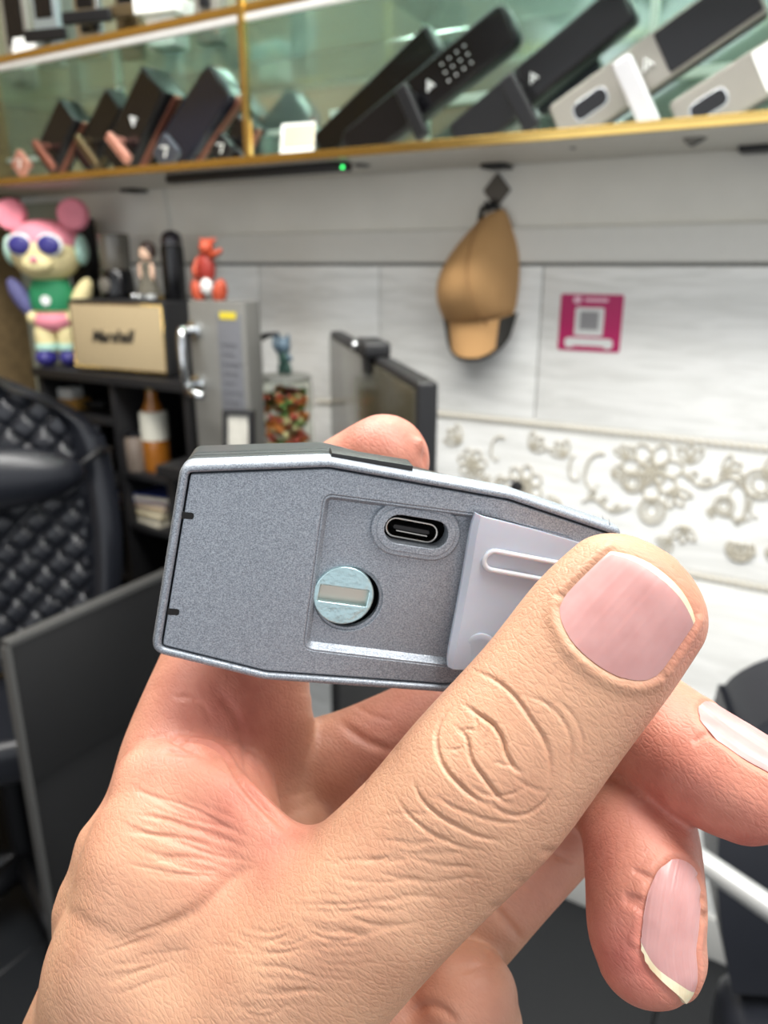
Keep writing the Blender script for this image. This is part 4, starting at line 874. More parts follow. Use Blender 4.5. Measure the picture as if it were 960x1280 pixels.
# ------------------------------------------------------------------ the hand: one continuous surface grown from swept bones
# built in millimetres along the camera's axes, then set into the room at true size
def K(px, py, D): return np.array(((px - 480) / 960 * D, (640 - py) / 960 * D, -D), dtype=np.float64)
def cat_rom(P, n):
    P = np.asarray(P, float); k = len(P); out = []
    for i in range(k - 1):
        p0 = P[max(i - 1, 0)]; p1 = P[i]; p2 = P[i + 1]; p3 = P[min(i + 2, k - 1)]
        for t in np.arange(n) / n:
            out.append(0.5 * ((2 * p1) + (-p0 + p2) * t + (2 * p0 - 5 * p1 + 4 * p2 - p3) * t ** 2 + (-p0 + 3 * p1 - 3 * p2 + p3) * t ** 3))
    out.append(P[-1]); return np.array(out)
class Sweep:
    def __init__(s, st, dorsal, n=4, cap=True, cap0=False, capk=1.0):
        """st: rows (px, py, depth, half width, dorsal half thickness, palmar half thickness); dorsal: one vector or one per row"""
        R = np.array([list(K(r[0], r[1], r[2])) + list(r[3:6]) for r in st]); dv = np.array(dorsal, float)
        if dv.ndim == 1: dv = np.repeat(dv[None], len(st), 0)
        A = cat_rom(np.hstack([R, dv]), n)
        def addcap(A, end):
            A_ = A if end else A[::-1]
            t = A_[-1, :3] - A_[-2, :3]; t /= np.linalg.norm(t); rr = min(A_[-1, 3], (A_[-1, 4] + A_[-1, 5]) / 2) * capk; ex = []
            for th in np.linspace(0, PI / 2, 8)[1:]:
                r = A_[-1].copy(); r[:3] += t * rr * math.sin(th); r[3:6] *= max(math.cos(th), 0.03); ex.append(r)
            A_ = np.vstack([A_, ex]); return A_ if end else A_[::-1]
        if cap: A = addcap(A, True)
        if cap0: A = addcap(A, False)
        s.C = A[:, :3]; s.r = A[:, 3:6]
        T = np.gradient(s.C, axis=0); T /= np.linalg.norm(T, axis=1)[:, None]; s.T = T
        V = A[:, 6:9] - (A[:, 6:9] * T).sum(1)[:, None] * T; V /= np.linalg.norm(V, axis=1)[:, None]
        s.V = V; s.S = np.cross(T, V); s.n = n
        m = s.r.max() + 8; s.lo = s.C.min(0) - m; s.hi = s.C.max(0) + m
        s.L = np.concatenate([[0], np.cumsum(np.linalg.norm(np.diff(s.C, axis=0), axis=1))])
    def local(s, P):
        best = np.full(len(P), 1e9); bi = np.zeros(len(P), int); bt = np.zeros(len(P))
        for i in range(len(s.C) - 1):
            ab = s.C[i + 1] - s.C[i]; ap = P - s.C[i]; t = np.clip(ap @ ab / (ab @ ab), 0, 1); q = ap - t[:, None] * ab; d = (q * q).sum(1)
            u = d < best; best[u] = d[u]; bi[u] = i; bt[u] = t[u]
        l = lambda X: X[bi] * (1 - bt)[:, None] + X[bi + 1] * bt[:, None]
        q = P - l(s.C); r = l(s.r); Sx = l(s.S); Vx = l(s.V)
        return bi, bt, q, r, (q * Sx).sum(1), (q * Vx).sum(1), np.sqrt(best)
    def __call__(s, P):
        out = np.full(len(P), 60.0); m = ((P > s.lo) & (P < s.hi)).all(1)
        if m.any():
            bi, bt, q, r, u, v, d = s.local(P[m]); b = np.where(v > 0, r[:, 1], r[:, 2]); a = r[:, 0]
            h = np.sqrt(u * u + v * v) + 1e-9
            R = a * b / np.sqrt((b * u / h) ** 2 + (a * v / h) ** 2 + 1e-12)
            out[m] = d - R
        return out
def smin(a, b, k):
    h = np.maximum(k - np.abs(a - b), 0) / k; return np.minimum(a, b) - h * h * k / 4

TOV = (-0.16, 0.10, 1.0)       # dorsal side of the thumb: towards the viewer, a little to the upper left
thumb = Sweep([(250, 1330, 116, 16, 15, 16), (350, 1235, 110, 14, 13, 14), (456, 1132, 107, 12.3, 11.8, 12), (530, 1060, 106, 11.9, 10.6, 11), (606, 978, 105, 12.3, 10.6, 10.5),
               (690, 876, 104.5, 11.5, 9.0, 10), (752, 796, 104, 11.3, 8.3, 9.4), (792, 749, 104, 10.6, 7.6, 8.6)], TOV, capk=0.95)
index = Sweep([(128, 1460, 138, 23, 22, 22), (203, 1190, 124, 16, 15.5, 15.5), (214, 1118, 124.5, 16.5, 15.3, 15.3), (238, 1050, 125, 16.6, 15, 15), (246, 960, 134, 14.2, 13, 13), (266, 880, 139, 12.4, 12, 12), (300, 780, 146, 11, 11, 11), (330, 690, 152, 10, 10, 10), (395, 628, 155, 9.3, 9.3, 9.3),
               (452, 590, 152, 8.9, 8.9, 8.9), (482, 574, 149, 9.0, 8.8, 8.8)], (-0.5, 0.5, -0.6), capk=0.95)
palm = Sweep([(330, 780, 150, 9, 9, 9), (300, 880, 146, 14, 11, 11), (300, 1000, 145, 15, 12, 12), (330, 1150, 140, 19, 16, 16), (300, 1350, 142, 26, 20, 20)], (0, 0, -1), cap0=True)
web = Sweep([(185, 975, 121, 5, 5, 5), (240, 972, 118, 4.2, 4.2, 4.2), (290, 1003, 115, 4.0, 4.0, 4.0), (335, 1047, 112.5, 4.0, 4.0, 4.0), (390, 1105, 109, 5, 5, 5)], (0, 0, 1), cap0=True)
web2 = Sweep([(190, 1080, 118, 9, 9, 9), (260, 1110, 115.5, 9, 9, 9), (330, 1160, 112, 9, 9, 9)], (0, 0, 1), cap0=True)
back = Sweep([(170, 1200, 118, 12, 12, 12), (250, 1260, 116, 14, 14, 14), (330, 1330, 116, 16, 16, 16)], (0, 0, 1), cap0=True)
wrist = Sweep([(250, 1300, 126, 22, 20, 20), (170, 1480, 135, 27, 22, 24), (60, 1700, 150, 29, 24, 24), (-40, 1860, 160, 30, 25, 25)], (-0.5, 0.2, 1), cap0=True, cap=False)
middle = Sweep([(330, 985, 152, 11, 11, 11), (440, 955, 150, 10.5, 10, 10), (560, 900, 150, 9.8, 10, 10), (690, 860, 150, 10, 10, 10), (750, 868, 140, 9.8, 9.8, 9.8), (800, 898, 127, 9.2, 9, 9.4),
                (862, 942, 118, 9.1, 8.6, 9.0), (905, 967, 114, 8.9, 8.2, 8.9), (935, 982, 112, 8.5, 7.6, 8.4)], [(0, 0, -1)] * 3 + [(0.3, 0.5, -0.6), (0.6, 0.6, 0), (0.6, 0.7, 0.35), (0.55, 0.75, 0.42), (0.5, 0.8, 0.45), (0.5, 0.8, 0.45)], capk=0.95)
ring_f = Sweep([(390, 1080, 158, 11, 11, 11), (560, 1010, 154, 10, 10, 10), (700, 965, 150, 10, 10, 10), (760, 980, 140, 9.8, 9.6, 9.6), (795, 1030, 124, 9.1, 9, 9), (806, 1105, 115, 8.75, 8.3, 8.6),
                (808, 1160, 112.5, 8.5, 7.8, 8.4), (814, 1192, 111.5, 7.9, 7.2, 7.8)], [(0, 0, -1), (0, 0, -1), (0.3, 0.6, -0.5), (0.5, 0.6, 0.3), (0.45, 0.25, 0.8), (0.20, 0.02, 0.9), (0.12, 0, 0.9), (0.12, 0, 0.9)], capk=0.95)
little = Sweep([(470, 1260, 150, 11, 11, 11), (560, 1190, 146, 9, 9, 9), (640, 1105, 144, 8.3, 8.3, 8.3), (700, 1040, 146, 8.3, 8.3, 8.3)], (0, 0, 1), cap0=True)
bulge = Sweep([(520, 1420, 138, 20, 16, 16), (570, 1310, 134, 12.5, 10, 10), (582, 1246, 132, 9.0, 8.5, 8.5)], (0, 0, 1), cap=True)
heel = Sweep([(330, 1200, 142, 18, 16, 16), (430, 1330, 142, 26, 20, 20), (300, 1520, 146, 30, 24, 24)], (0, 0, 1), cap0=True)

def field(P):
    b = smin(index(P), palm(P), 5.0); b = smin(b, wrist(P), 10.0); b = smin(b, heel(P), 8.0); b = smin(b, web(P), 3.0); b = smin(b, web2(P), 8.0); b = smin(b, back(P), 10.0)
    b = smin(b, thumb(P), 4.0)
    b = smin(b, middle(P), 1.6); b = smin(b, ring_f(P), 1.6); b = smin(b, bulge(P), 3.0); b = smin(b, little(P), 1.6)
    return b

def surface_nets(lo, hi, h, up=5):
    H = h * up; n = np.ceil((np.array(hi) - lo) / H).astype(int)
    ax = [lo[i] + H * (np.arange(n[i]) + 0.5) - h * 0.5 for i in range(3)]
    G = np.stack(np.meshgrid(*ax, indexing='ij'), -1).reshape(-1, 3)
    Fc = np.concatenate([field(g) for g in np.array_split(G, 16)]).reshape(n)
    band = np.abs(Fc) < H * 1.25
    rep = lambda X: X.repeat(up, 0).repeat(up, 1).repeat(up, 2)
    F = rep(np.where(Fc > 0, 9.0, -9.0).astype(np.float32)); bm_ = rep(band)
    ii = np.argwhere(bm_)
    vals = np.concatenate([field(lo + c * h) for c in np.array_split(ii, 32)])
    F[ii[:, 0], ii[:, 1], ii[:, 2]] = vals.astype(np.float32)
    F[:, 0, :] = np.maximum(F[:, 0, :], 0.1); F[0] = np.maximum(F[0], 0.1); F[-1] = np.maximum(F[-1], 0.1); F[:, -1] = np.maximum(F[:, -1], 0.1)
    F[:, :, 0] = np.maximum(F[:, :, 0], 0.1); F[:, :, -1] = np.maximum(F[:, :, -1], 0.1)
    I = F < 0
    cnt = np.zeros(tuple(np.array(I.shape) - 1), np.int8)
    for a in (0, 1):
        for b in (0, 1):
            for c in (0, 1): cnt += I[a:I.shape[0] - 1 + a, b:I.shape[1] - 1 + b, c:I.shape[2] - 1 + c]
    act = np.argwhere((cnt > 0) & (cnt < 8)); vid = np.full(cnt.shape, -1, np.int32); vid[act[:, 0], act[:, 1], act[:, 2]] = np.arange(len(act))
    acc = np.zeros((len(act), 3)); num = np.zeros(len(act))
    corners = [(a, b, c) for a in (0, 1) for b in (0, 1) for c in (0, 1)]
    fv = {c: F[act[:, 0] + c[0], act[:, 1] + c[1], act[:, 2] + c[2]].astype(float) for c in corners}
    for c in corners:
        for k in range(3):
            if c[k] == 0:
                d = list(c); d[k] = 1; d = tuple(d); f0, f1 = fv[c], fv[d]; m = (f0 < 0) != (f1 < 0)
                t = f0[m] / (f0[m] - f1[m]); p = np.tile(np.array(c, float), (m.sum(), 1)); p[:, k] += t; acc[m] += p; num[m] += 1
    Vv = lo + (act + acc / num[:, None]) * h
    Q = []
    for k in range(3):
        sl0 = [slice(None)] * 3; sl1 = [slice(None)] * 3; sl0[k] = slice(0, -1); sl1[k] = slice(1, None)
        A_, B_ = I[tuple(sl0)], I[tuple(sl1)]; e = np.argwhere(A_ != B_)
        u, v = [(1, 2), (2, 0), (0, 1)][k]
        e = e[(e[:, u] > 0) & (e[:, v] > 0) & (e[:, u] < cnt.shape[u]) & (e[:, v] < cnt.shape[v])]
        def g(du, dv):
            x = e.copy(); x[:, u] += du; x[:, v] += dv; return vid[x[:, 0], x[:, 1], x[:, 2]]
        q = np.stack([g(-1, -1), g(0, -1), g(0, 0), g(-1, 0)], 1); flip = ~A_[e[:, 0], e[:, 1], e[:, 2]]
        q[flip] = q[flip][:, ::-1]; Q.append(q)
    return Vv, np.vstack(Q)
HL, HH = np.array((-100.0, -186.0, -178.0)), np.array((66.0, 22.0, -86.0))
Vv, Q = surface_nets(HL, HH, 0.5)
Q = Q[(Q >= 0).all(1)]
def smooth_mesh(V, Q, it, lam=0.5):
    E_ = np.vstack([Q[:, [0, 1]], Q[:, [1, 2]], Q[:, [2, 3]], Q[:, [3, 0]]]); a = np.concatenate([E_[:, 0], E_[:, 1]]); b = np.concatenate([E_[:, 1], E_[:, 0]])
    n = np.bincount(a, minlength=len(V))[:, None] + 1e-9
    for _ in range(it):
        V = V + lam * (np.stack([np.bincount(a, V[b, k], len(V)) for k in range(3)], 1) / n - V)
    return V
def normals(V, Q):
    fn = np.cross(V[Q[:, 2]] - V[Q[:, 0]], V[Q[:, 3]] - V[Q[:, 1]]); N = np.zeros_like(V)
    for k in range(3):
        for j in range(4): N[:, k] += np.bincount(Q[:, j], fn[:, k], len(V))
    return N / (np.linalg.norm(N, axis=1)[:, None] + 1e-12)
Vv = smooth_mesh(Vv, Q, 6)
Nn = normals(Vv, Q)
if Nn[np.argmax(Vv[:, 0]), 0] < 0: Q = Q[:, ::-1].copy(); Nn = -Nn
bvh = BVHTree.FromPolygons([tuple(v) for v in Vv], [tuple(q) for q in Q.tolist()])
# refine the side of the skin that is seen: every such quad in four
def refine(V, Q, sel):
    A = Q[sel]; E_ = np.sort(np.vstack([A[:, [0, 1]], A[:, [1, 2]], A[:, [2, 3]], A[:, [3, 0]]]), 1).astype(np.int64)
    key = E_[:, 0] * len(V) + E_[:, 1]; uk, inv = np.unique(key, return_inverse=True)
    ea, eb = uk // len(V), uk % len(V); n0 = len(V); n1 = n0 + len(uk); m = inv.reshape(4, -1) + n0; c = n1 + np.arange(len(A))
    nv = smooth_mid(V, ea, eb); V2 = np.vstack([V, nv, V[A].mean(1)])
    q = [np.stack([A[:, k], m[k], c, m[k - 1]], 1) for k in range(4)]
    return V2, np.vstack([Q[~sel]] + q)
def smooth_mid(V, a, b):                       # curved midpoints (follows the point normals)
    d = V[b] - V[a]; return (V[a] + V[b]) / 2 + ((Nn[a] * d).sum(1)[:, None] * Nn[a] - (Nn[b] * d).sum(1)[:, None] * Nn[b]) / 8
fc = Vv[Q].mean(1); fnm = Nn[Q].mean(1); view = fc / np.linalg.norm(fc, axis=1)[:, None]
ppx = 480 + 960 * fc[:, 0] / -fc[:, 2]; ppy = 640 - 960 * fc[:, 1] / -fc[:, 2]
sel = ((fnm * view).sum(1) < 0.15) & (ppx > -20) & (ppx < 980) & (ppy < 1300)
Vv, Q = refine(Vv, Q, sel); Nn = normals(Vv, Q)
base_V = Vv.copy()

# ---- nails: plates that follow the dorsal side of each fingertip
disp = np.zeros(len(Vv)); pinkx = np.zeros(len(Vv))
M_nail = bpy.data.materials.new('fingernail'); M_nail.use_nodes = True
def nail_mat(m, c0, c1):
    nt = m.node_tree; b = nt.nodes['Principled BSDF']; tc = nt.nodes.new('ShaderNodeTexCoord'); n = nt.nodes.new('ShaderNodeTexNoise'); n.inputs['Scale'].default_value = 260
    r = nt.nodes.new('ShaderNodeValToRGB'); r.color_ramp.elements[0].position = 0.3; r.color_ramp.elements[1].position = 0.7
    r.color_ramp.elements[0].color = lin(c0) + (1,); r.color_ramp.elements[1].color = lin(c1) + (1,)
    nt.links.new(tc.outputs['Object'], n.inputs['Vector']); nt.links.new(n.outputs['Fac'], r.inputs[0]); nt.links.new(r.outputs[0], b.inputs['Base Color'])
    b.inputs['Roughness'].default_value = 0.33; b.inputs['Subsurface Weight'].default_value = 0.3; b.inputs['Subsurface Scale'].default_value = 0.0012
    b.inputs['Subsurface Radius'].default_value = (1.0, 0.4, 0.3); b.inputs['Coat Roughness'].default_value = 0.2
    return m
nail_mat(M_nail, (178, 130, 127), (188, 142, 139))
M_tip = nail_mat(bpy.data.materials.new('nail_free_edge'), (214, 192, 150), (232, 214, 178)) if False else None
mt_ = bpy.data.materials.new('nail_free_edge'); mt_.use_nodes = True; M_tip = nail_mat(mt_, (216, 196, 158), (234, 218, 188))
ml_ = bpy.data.materials.new('nail_lunula'); ml_.use_nodes = True; M_lun = nail_mat(ml_, (206, 172, 168), (220, 190, 186))
nails = []
def make_nail(sw, s0, s1, half, label, lift=0.35, free=0.10, slant=0.0, squareness=2.6, phi0=0.0, fold=0.2):
    """s0..s1: arc length range on the sweep (mm), half: half angle of the plate"""
    nu, nv = 61, 33
    Lc = sw.L; pts = np.zeros((nu, nv, 3)); nrm = np.zeros((nu, nv, 3)); ok = True
    for i in range(nu):
        u = -1 + 2 * i / (nu - 1)
        for j in range(nv):
            v = j / (nv - 1)
            # outline: round at the root, gently rounded at the free edge
            lo_ = s0 + (s1 - s0) * 0.33 * (1 - (1 - abs(u) ** 2.2) ** 0.5); hi_ = s1 - (s1 - s0) * 0.14 * abs(u) ** squareness + slant * u
            s_ = lo_ + (hi_ - lo_) * v
            k = np.searchsorted(Lc, s_) - 1; k = min(max(k, 0), len(Lc) - 2); t = (s_ - Lc[k]) / (Lc[k + 1] - Lc[k])
            c = sw.C[k] * (1 - t) + sw.C[k + 1] * t; Sx = sw.S[k]; Vx = sw.V[k]
            ph = phi0 + u * half; d = math.sin(ph) * Sx + math.cos(ph) * Vx
            h = bvh.ray_cast(Vector(c + d * (sw.r[k].max() + 2.5)), Vector(-d))
            if h[0] is None: pts[i, j] = c + d * 8; nrm[i, j] = d; continue
            pts[i, j] = h[0]; nrm[i, j] = d
    # flatten the plate along the finger, smooth it
    for _ in range(10):
        q = pts.copy(); q[1:-1, 1:-1] = 0.5 * pts[1:-1, 1:-1] + 0.125 * (pts[2:, 1:-1] + pts[:-2, 1:-1] + pts[1:-1, 2:] + pts[1:-1, :-2])
        q[0, 1:-1] = 0.5 * pts[0, 1:-1] + 0.25 * (pts[0, 2:] + pts[0, :-2]); q[-1, 1:-1] = 0.5 * pts[-1, 1:-1] + 0.25 * (pts[-1, 2:] + pts[-1, :-2])
        pts = q
    vv = np.linspace(0, 1, nv)[None, :, None]; uu = np.linspace(-1, 1, nu)[:, None, None]
    up = lift * (0.35 + 0.9 * vv ** 1.5) * (1 - 0.75 * np.abs(uu) ** 3) - 0.12
    up = up + 0.010 * (np.sin(31 * uu) + np.sin(53 * uu + 1) + np.sin(17 * uu))
    top = pts + nrm * up; bot = pts - nrm * 0.5
    nails.append((top, bot, free, label))
    # press the skin in under the plate and raise a fold around it
    kd = KDTree(nu * nv)
    for i in range(nu):
        for j in range(nv): kd.insert(Vector(pts[i, j]), i * nv + j)
    kd.balance()
    c = pts.reshape(-1, 3); m = ((Vv > c.min(0) - 4) & (Vv < c.max(0) + 4)).all(1); ids = np.nonzero(m)[0]
    for vi in ids:
        p = base_V[vi]; co, k, d = kd.find(Vector(p))
        if d > 3: continue
        i, j = divmod(k, nv); edge = (i in (0, nu - 1)) or (j in (0, nv - 1))
        if not edge: disp[vi] -= 0.42
        else:
            if j == nv - 1 and 0 < i < nu - 1: disp[vi] -= 0.45 * math.exp(-(d / 0.8) ** 2) if d < 0.4 else 0.25 * math.exp(-(d / 1.2) ** 2)
            else: disp[vi] += fold * math.exp(-((d - 0.9) / 0.9) ** 2) - 0.35 * math.exp(-(d / 0.35) ** 2)
Lt = thumb.L[-1]
make_nail(thumb, Lt - 17.4, Lt - 3.6, 0.90, 'pink thumbnail', 0.45, 0.07, fold=0.38)
Lr = ring_f.L[-1]; make_nail(ring_f, Lr - 17.0, Lr - 3.6, 0.56, 'narrow fingernail with pale slanted free edge', 0.4, 0.13, slant=-4.0)
Lm = middle.L[-1]; make_nail(middle, Lm - 17.5, Lm - 0.8, 0.75, 'fingernail seen edge on', 0.4, 0.10)

def smooth_scalar(X, it):
    E_ = np.vstack([Q[:, [0, 1]], Q[:, [1, 2]], Q[:, [2, 3]], Q[:, [3, 0]]]); a = np.concatenate([E_[:, 0], E_[:, 1]]); b = np.concatenate([E_[:, 1], E_[:, 0]]); n = np.bincount(a, minlength=len(X)) + 1e-9
    for _ in range(it): X = 0.5 * X + 0.5 * np.bincount(a, X[b], len(X)) / n
    return X
disp = smooth_scalar(disp, 6)
# ---- creases: polylines traced on the skin, cut as grooves
vis = np.nonzero(Nn[:, 2] > -0.45)[0]; visV = Vv[vis]
def crease(px_pts, depth, width, bulge_=0.05, fade=True):
    P = cat_rom(np.array(px_pts, float), 8)
    seg = np.concatenate([[0], np.cumsum(np.linalg.norm(np.diff(P, axis=0), axis=1))]); n = max(3, int(seg[-1] / 2.5)); s = np.linspace(0, seg[-1], n)
    P = np.stack([np.interp(s, seg, P[:, k]) for k in range(2)], 1); hits = []; ws = []
    for a, p in enumerate(P):
        d = Vector(((p[0] - 480) / 960, (640 - p[1]) / 960, -1)).normalized(); h = bvh.ray_cast(Vector((0, 0, 0)), d)
        if h[0] is None: continue
        hits.append(h[0]); ws.append(min(1, a / (n * 0.25), (n - 1 - a) / (n * 0.25)) if fade else 1.0)
    if len(hits) < 2: return
    Hh = np.array(hits); ws = np.array(ws); R = width * 3.5
    m = ((visV > Hh.min(0) - R) & (visV < Hh.max(0) + R)).all(1); ids = vis[m]; X = visV[m]
    if not len(ids): return
    D = ((X[:, None, :] - Hh[None]) ** 2).sum(2); k = D.argmin(1); x = np.sqrt(D[np.arange(len(k)), k]) / width; w_ = ws[k]
    disp[ids] += w_ * (-depth * np.exp(-x * x) + depth * bulge_ * np.exp(-((x - 2.0) / 0.9) ** 2))
CW = 0.62
def c3(*p): return [(460 + x / 1.92, 820 + y / 1.92) for x, y in p]
def c2(*p): return [(100 + x / 2.4, 820 + y / 2.4) for x, y in p]
# thumb knuckle
for pts_, dp, wd in [
    (c3((225, 112), (265, 140), (300, 165), (322, 200), (332, 235), (355, 272), (380, 280)), 0.42, 0.5),
    (c3((205, 165), (235, 195), (248, 250), (280, 295), (320, 345), (350, 355)), 0.36, 0.5),
    (c3((205, 118), (172, 160), (163, 205), (178, 260), (215, 305), (255, 340), (300, 365)), 0.34, 0.55),
    (c3((285, 345), (330, 378), (380, 380), (425, 350), (440, 315)), 0.24, 0.45),
    (c3((240, 30), (300, 55), (350, 95), (390, 150), (425, 205), (438, 260), (432, 315)), 0.28, 0.5),
    (c3((360, 90), (420, 110), (465, 150), (488, 205), (485, 260), (470, 310)), 0.15, 0.45),
    (c3((440, 100), (490, 140), (515, 200), (510, 260)), 0.10, 0.45),
    (c3((105, 290), (125, 340), (165, 380), (215, 410), (270, 435), (330, 445)), 0.24, 0.5),
    (c3((60, 330), (100, 385), (160, 430), (230, 460), (290, 470)), 0.17, 0.45),
    (c3((215, 185), (235, 175), (262, 180)), 0.18, 0.35), (c3((250, 130), (262, 165), (258, 195)), 0.14, 0.35), (c3((300, 165), (280, 200), (276, 240)), 0.12, 0.35),
    (c3((175, 220), (205, 225), (240, 215)), 0.12, 0.35), (c3((300, 250), (330, 262), (362, 262)), 0.12, 0.35), (c3((350, 290), (380, 310), (430, 330)), 0.16, 0.4),
    (c3((240, 305), (275, 330), (330, 335), (390, 310)), 0.14, 0.4), (c3((150, 330), (200, 360), (260, 385), (320, 400), (380, 402)), 0.16, 0.45)]:
    crease(pts_, dp * 1.9, wd * 0.46)
# web between thumb and index finger
crease([(205, 930), (240, 925), (275, 940), (310, 985), (345, 1022), (376, 1052)], 0.8, 0.7, 0.3)
crease(c2((150, 262), (240, 238), (300, 262), (350, 290), (390, 312)), 0.5, 0.7)
crease(c2((245, 285), (300, 290), (345, 300)), 0.35, 0.6)
crease(c2((270, 120), (340, 128), (380, 165), (400, 215)), 0.22, 0.5)
crease(c2((390, 90), (450, 150), (490, 240), (500, 330), (520, 390)), 0.35, 0.9)
crease(c2((560, 632), (480, 650), (410, 710), (340, 770), (260, 810), (180, 850)), 0.5, 0.9)
for k in range(26):
    y0 = 370 + k * 11 + random.uniform(-6, 6); x0 = 150 + random.uniform(-40, 90); ln = random.uniform(180, 330); sl = 0.10 + 0.35 * (1 - k / 25)
    crease(c2(*[(x0 + ln * t, y0 + sl * ln * t + 8 * math.sin(5 * t + k)) for t in (0, 0.25, 0.5, 0.75, 1.0)]), random.uniform(0.08, 0.24), random.uniform(0.2, 0.36))
for k in range(9):
    y0 = 830 + k * 22 + random.uniform(-8, 8); x0 = random.uniform(40, 160); ln = random.uniform(140, 260)
    crease(c2(*[(x0 + ln * t, y0 - 0.25 * ln * t + 8 * math.sin(4 * t + k)) for t in (0, 0.33, 0.66, 1.0)]), 0.13, 0.3)
# fine wrinkles across the thumb's first bone
for k in range(60):
    ax = random.uniform(0, 1); cx = 560 - 250 * ax + random.uniform(-20, 20); cy = 1040 + 200 * ax + random.uniform(-20, 20); ln = random.uniform(50, 120); off = random.uniform(-55, 55)
    cx += 0.66 * off; cy += 0.74 * off; bend = random.uniform(-8, 14)
    a_ = random.uniform(-0.5, 0.05) + 0.25 * ax
    crease([(cx + ln * (t - 0.5) * math.cos(a_) * 1.0, cy + ln * (t - 0.5) * -math.sin(a_) * 0.6 + bend * math.sin(PI * t)) for t in (0, 0.3, 0.6, 1.0)], random.uniform(0.06, 0.15), random.uniform(0.18, 0.28))
# palm side, lower right, and inner finger folds
crease([(612, 1128), (640, 1160), (657, 1182)], 0.6, 0.8); crease([(505, 1275), (530, 1258), (552, 1262), (575, 1282)], 0.6, 0.8)
crease([(672, 1062), (700, 1070), (728, 1082)], 0.4, 0.7); crease([(640, 1095), (662, 1110), (690, 1128)], 0.2, 0.6)
for k in range(7): crease([(575 + 4 * k, 1215 + 9 * k), (605 + 3 * k, 1208 + 9 * k), (636, 1214 + 8 * k)], 0.06, 0.35)
crease(c2((770, 190), (850, 250), (920, 280), (960, 285)), 0.5, 0.9); crease(c2((880, 330), (840, 400), (770, 470)), 0.4, 0.8); crease(c2((800, 120), (860, 170), (950, 200)), 0.15, 0.6)
crease(c3((440, 60), (470, 20), (520, -8)), 0.05, 0.4)
Vv = Vv + Nn * disp[:, None]
Vv = smooth_mesh(Vv, Q, 1, 0.25)

# ---- forearm running on out of the picture, same mesh
k0 = int(np.argmin(np.abs(wrist.C[:, 1] + 168))); c0 = wrist.C[k0]; t0_ = wrist.T[k0]; fr = []
for i in range(15):
    s_ = i / 14; c = c0 + t0_ * 190 * s_; g = 1 + 0.28 * math.sin(PI * 0.5 * s_)
    if i == 14: g *= 0.02
    a_ = np.linspace(0, 2 * PI, 41)[:-1]; rb = np.where(np.sin(a_) > 0, wrist.r[k0, 1], wrist.r[k0, 2]) - 0.4
    fr.append(c + np.cos(a_)[:, None] * wrist.S[k0] * (wrist.r[k0, 0] - 0.4) * g + (np.sin(a_) * rb)[:, None] * wrist.V[k0] * g)
n0 = len(Vv); Vv = np.vstack([Vv] + fr); ii, jj = np.meshgrid(np.arange(14), np.arange(40), indexing='ij'); ii, jj = ii.ravel(), jj.ravel()
Q = np.vstack([Q, np.stack([n0 + ii * 40 + jj, n0 + ii * 40 + (jj + 1) % 40, n0 + (ii + 1) * 40 + (jj + 1) % 40, n0 + (ii + 1) * 40 + jj], 1)])
# ---- natural redness of the skin (palm side, finger ends, web), stored per point
red = np.zeros(len(Vv))
def blush(px, py, D, r, a):
    global red
    c = K(px, py, D); red = np.maximum(red, a * np.exp(-((Vv - c) ** 2).sum(1) / (r * r)))
for a in [(480, 560, 149, 14, 1.0), (330, 690, 152, 16, 0.6), (300, 1010, 113, 11, 0.75), (350, 1050, 110, 8, 0.7), (240, 930, 117, 10, 0.5), (290, 890, 128, 20, 0.9), (500, 900, 145, 20, 0.65), (860, 990, 114, 16, 1.0), (930, 1030, 110, 14, 1.0),
          (780, 1200, 107, 15, 1.0), (760, 1090, 117, 15, 0.95), (600, 1240, 124, 14, 0.35), (680, 1100, 138, 12, 0.5), (560, 1270, 128, 14, 0.4), (850, 800, 100, 6.5, 0.65), (845, 720, 102, 5, 0.45), (800, 880, 102, 6, 0.4), (700, 1020, 145, 14, 0.7), (850, 900, 122, 10, 0.55)]:
    blush(*a)

HC = CM.copy()
orig = HC @ Vector(K(250, 1330, 125) * 0.001)
Wv = (np.array(HC.to_3x3()) @ (Vv.T * 0.001)).T + np.array(HC.to_translation()) - np.array(orig)
me = bpy.data.meshes.new('hand'); nq = len(Q)
me.vertices.add(len(Wv)); me.vertices.foreach_set('co', Wv.astype(np.float32).ravel())
me.loops.add(nq * 4); me.loops.foreach_set('vertex_index', Q.astype(np.int32).ravel())
me.polygons.add(nq); me.polygons.foreach_set('loop_start', np.arange(nq, dtype=np.int32) * 4); me.polygons.foreach_set('loop_total', np.full(nq, 4, np.int32))
me.update(calc_edges=True); me.validate()
me.polygons.foreach_set('use_smooth', np.ones(len(me.polygons), bool))
at = me.attributes.new('redness', 'FLOAT', 'POINT'); at.data.foreach_set('value', red.astype(np.float32))
hand = bpy.data.objects.new('hand', me); link(hand); hand.location = orig
tag(hand, 'bare left hand holding the silver lock case between thumb and fingers', 'hand')

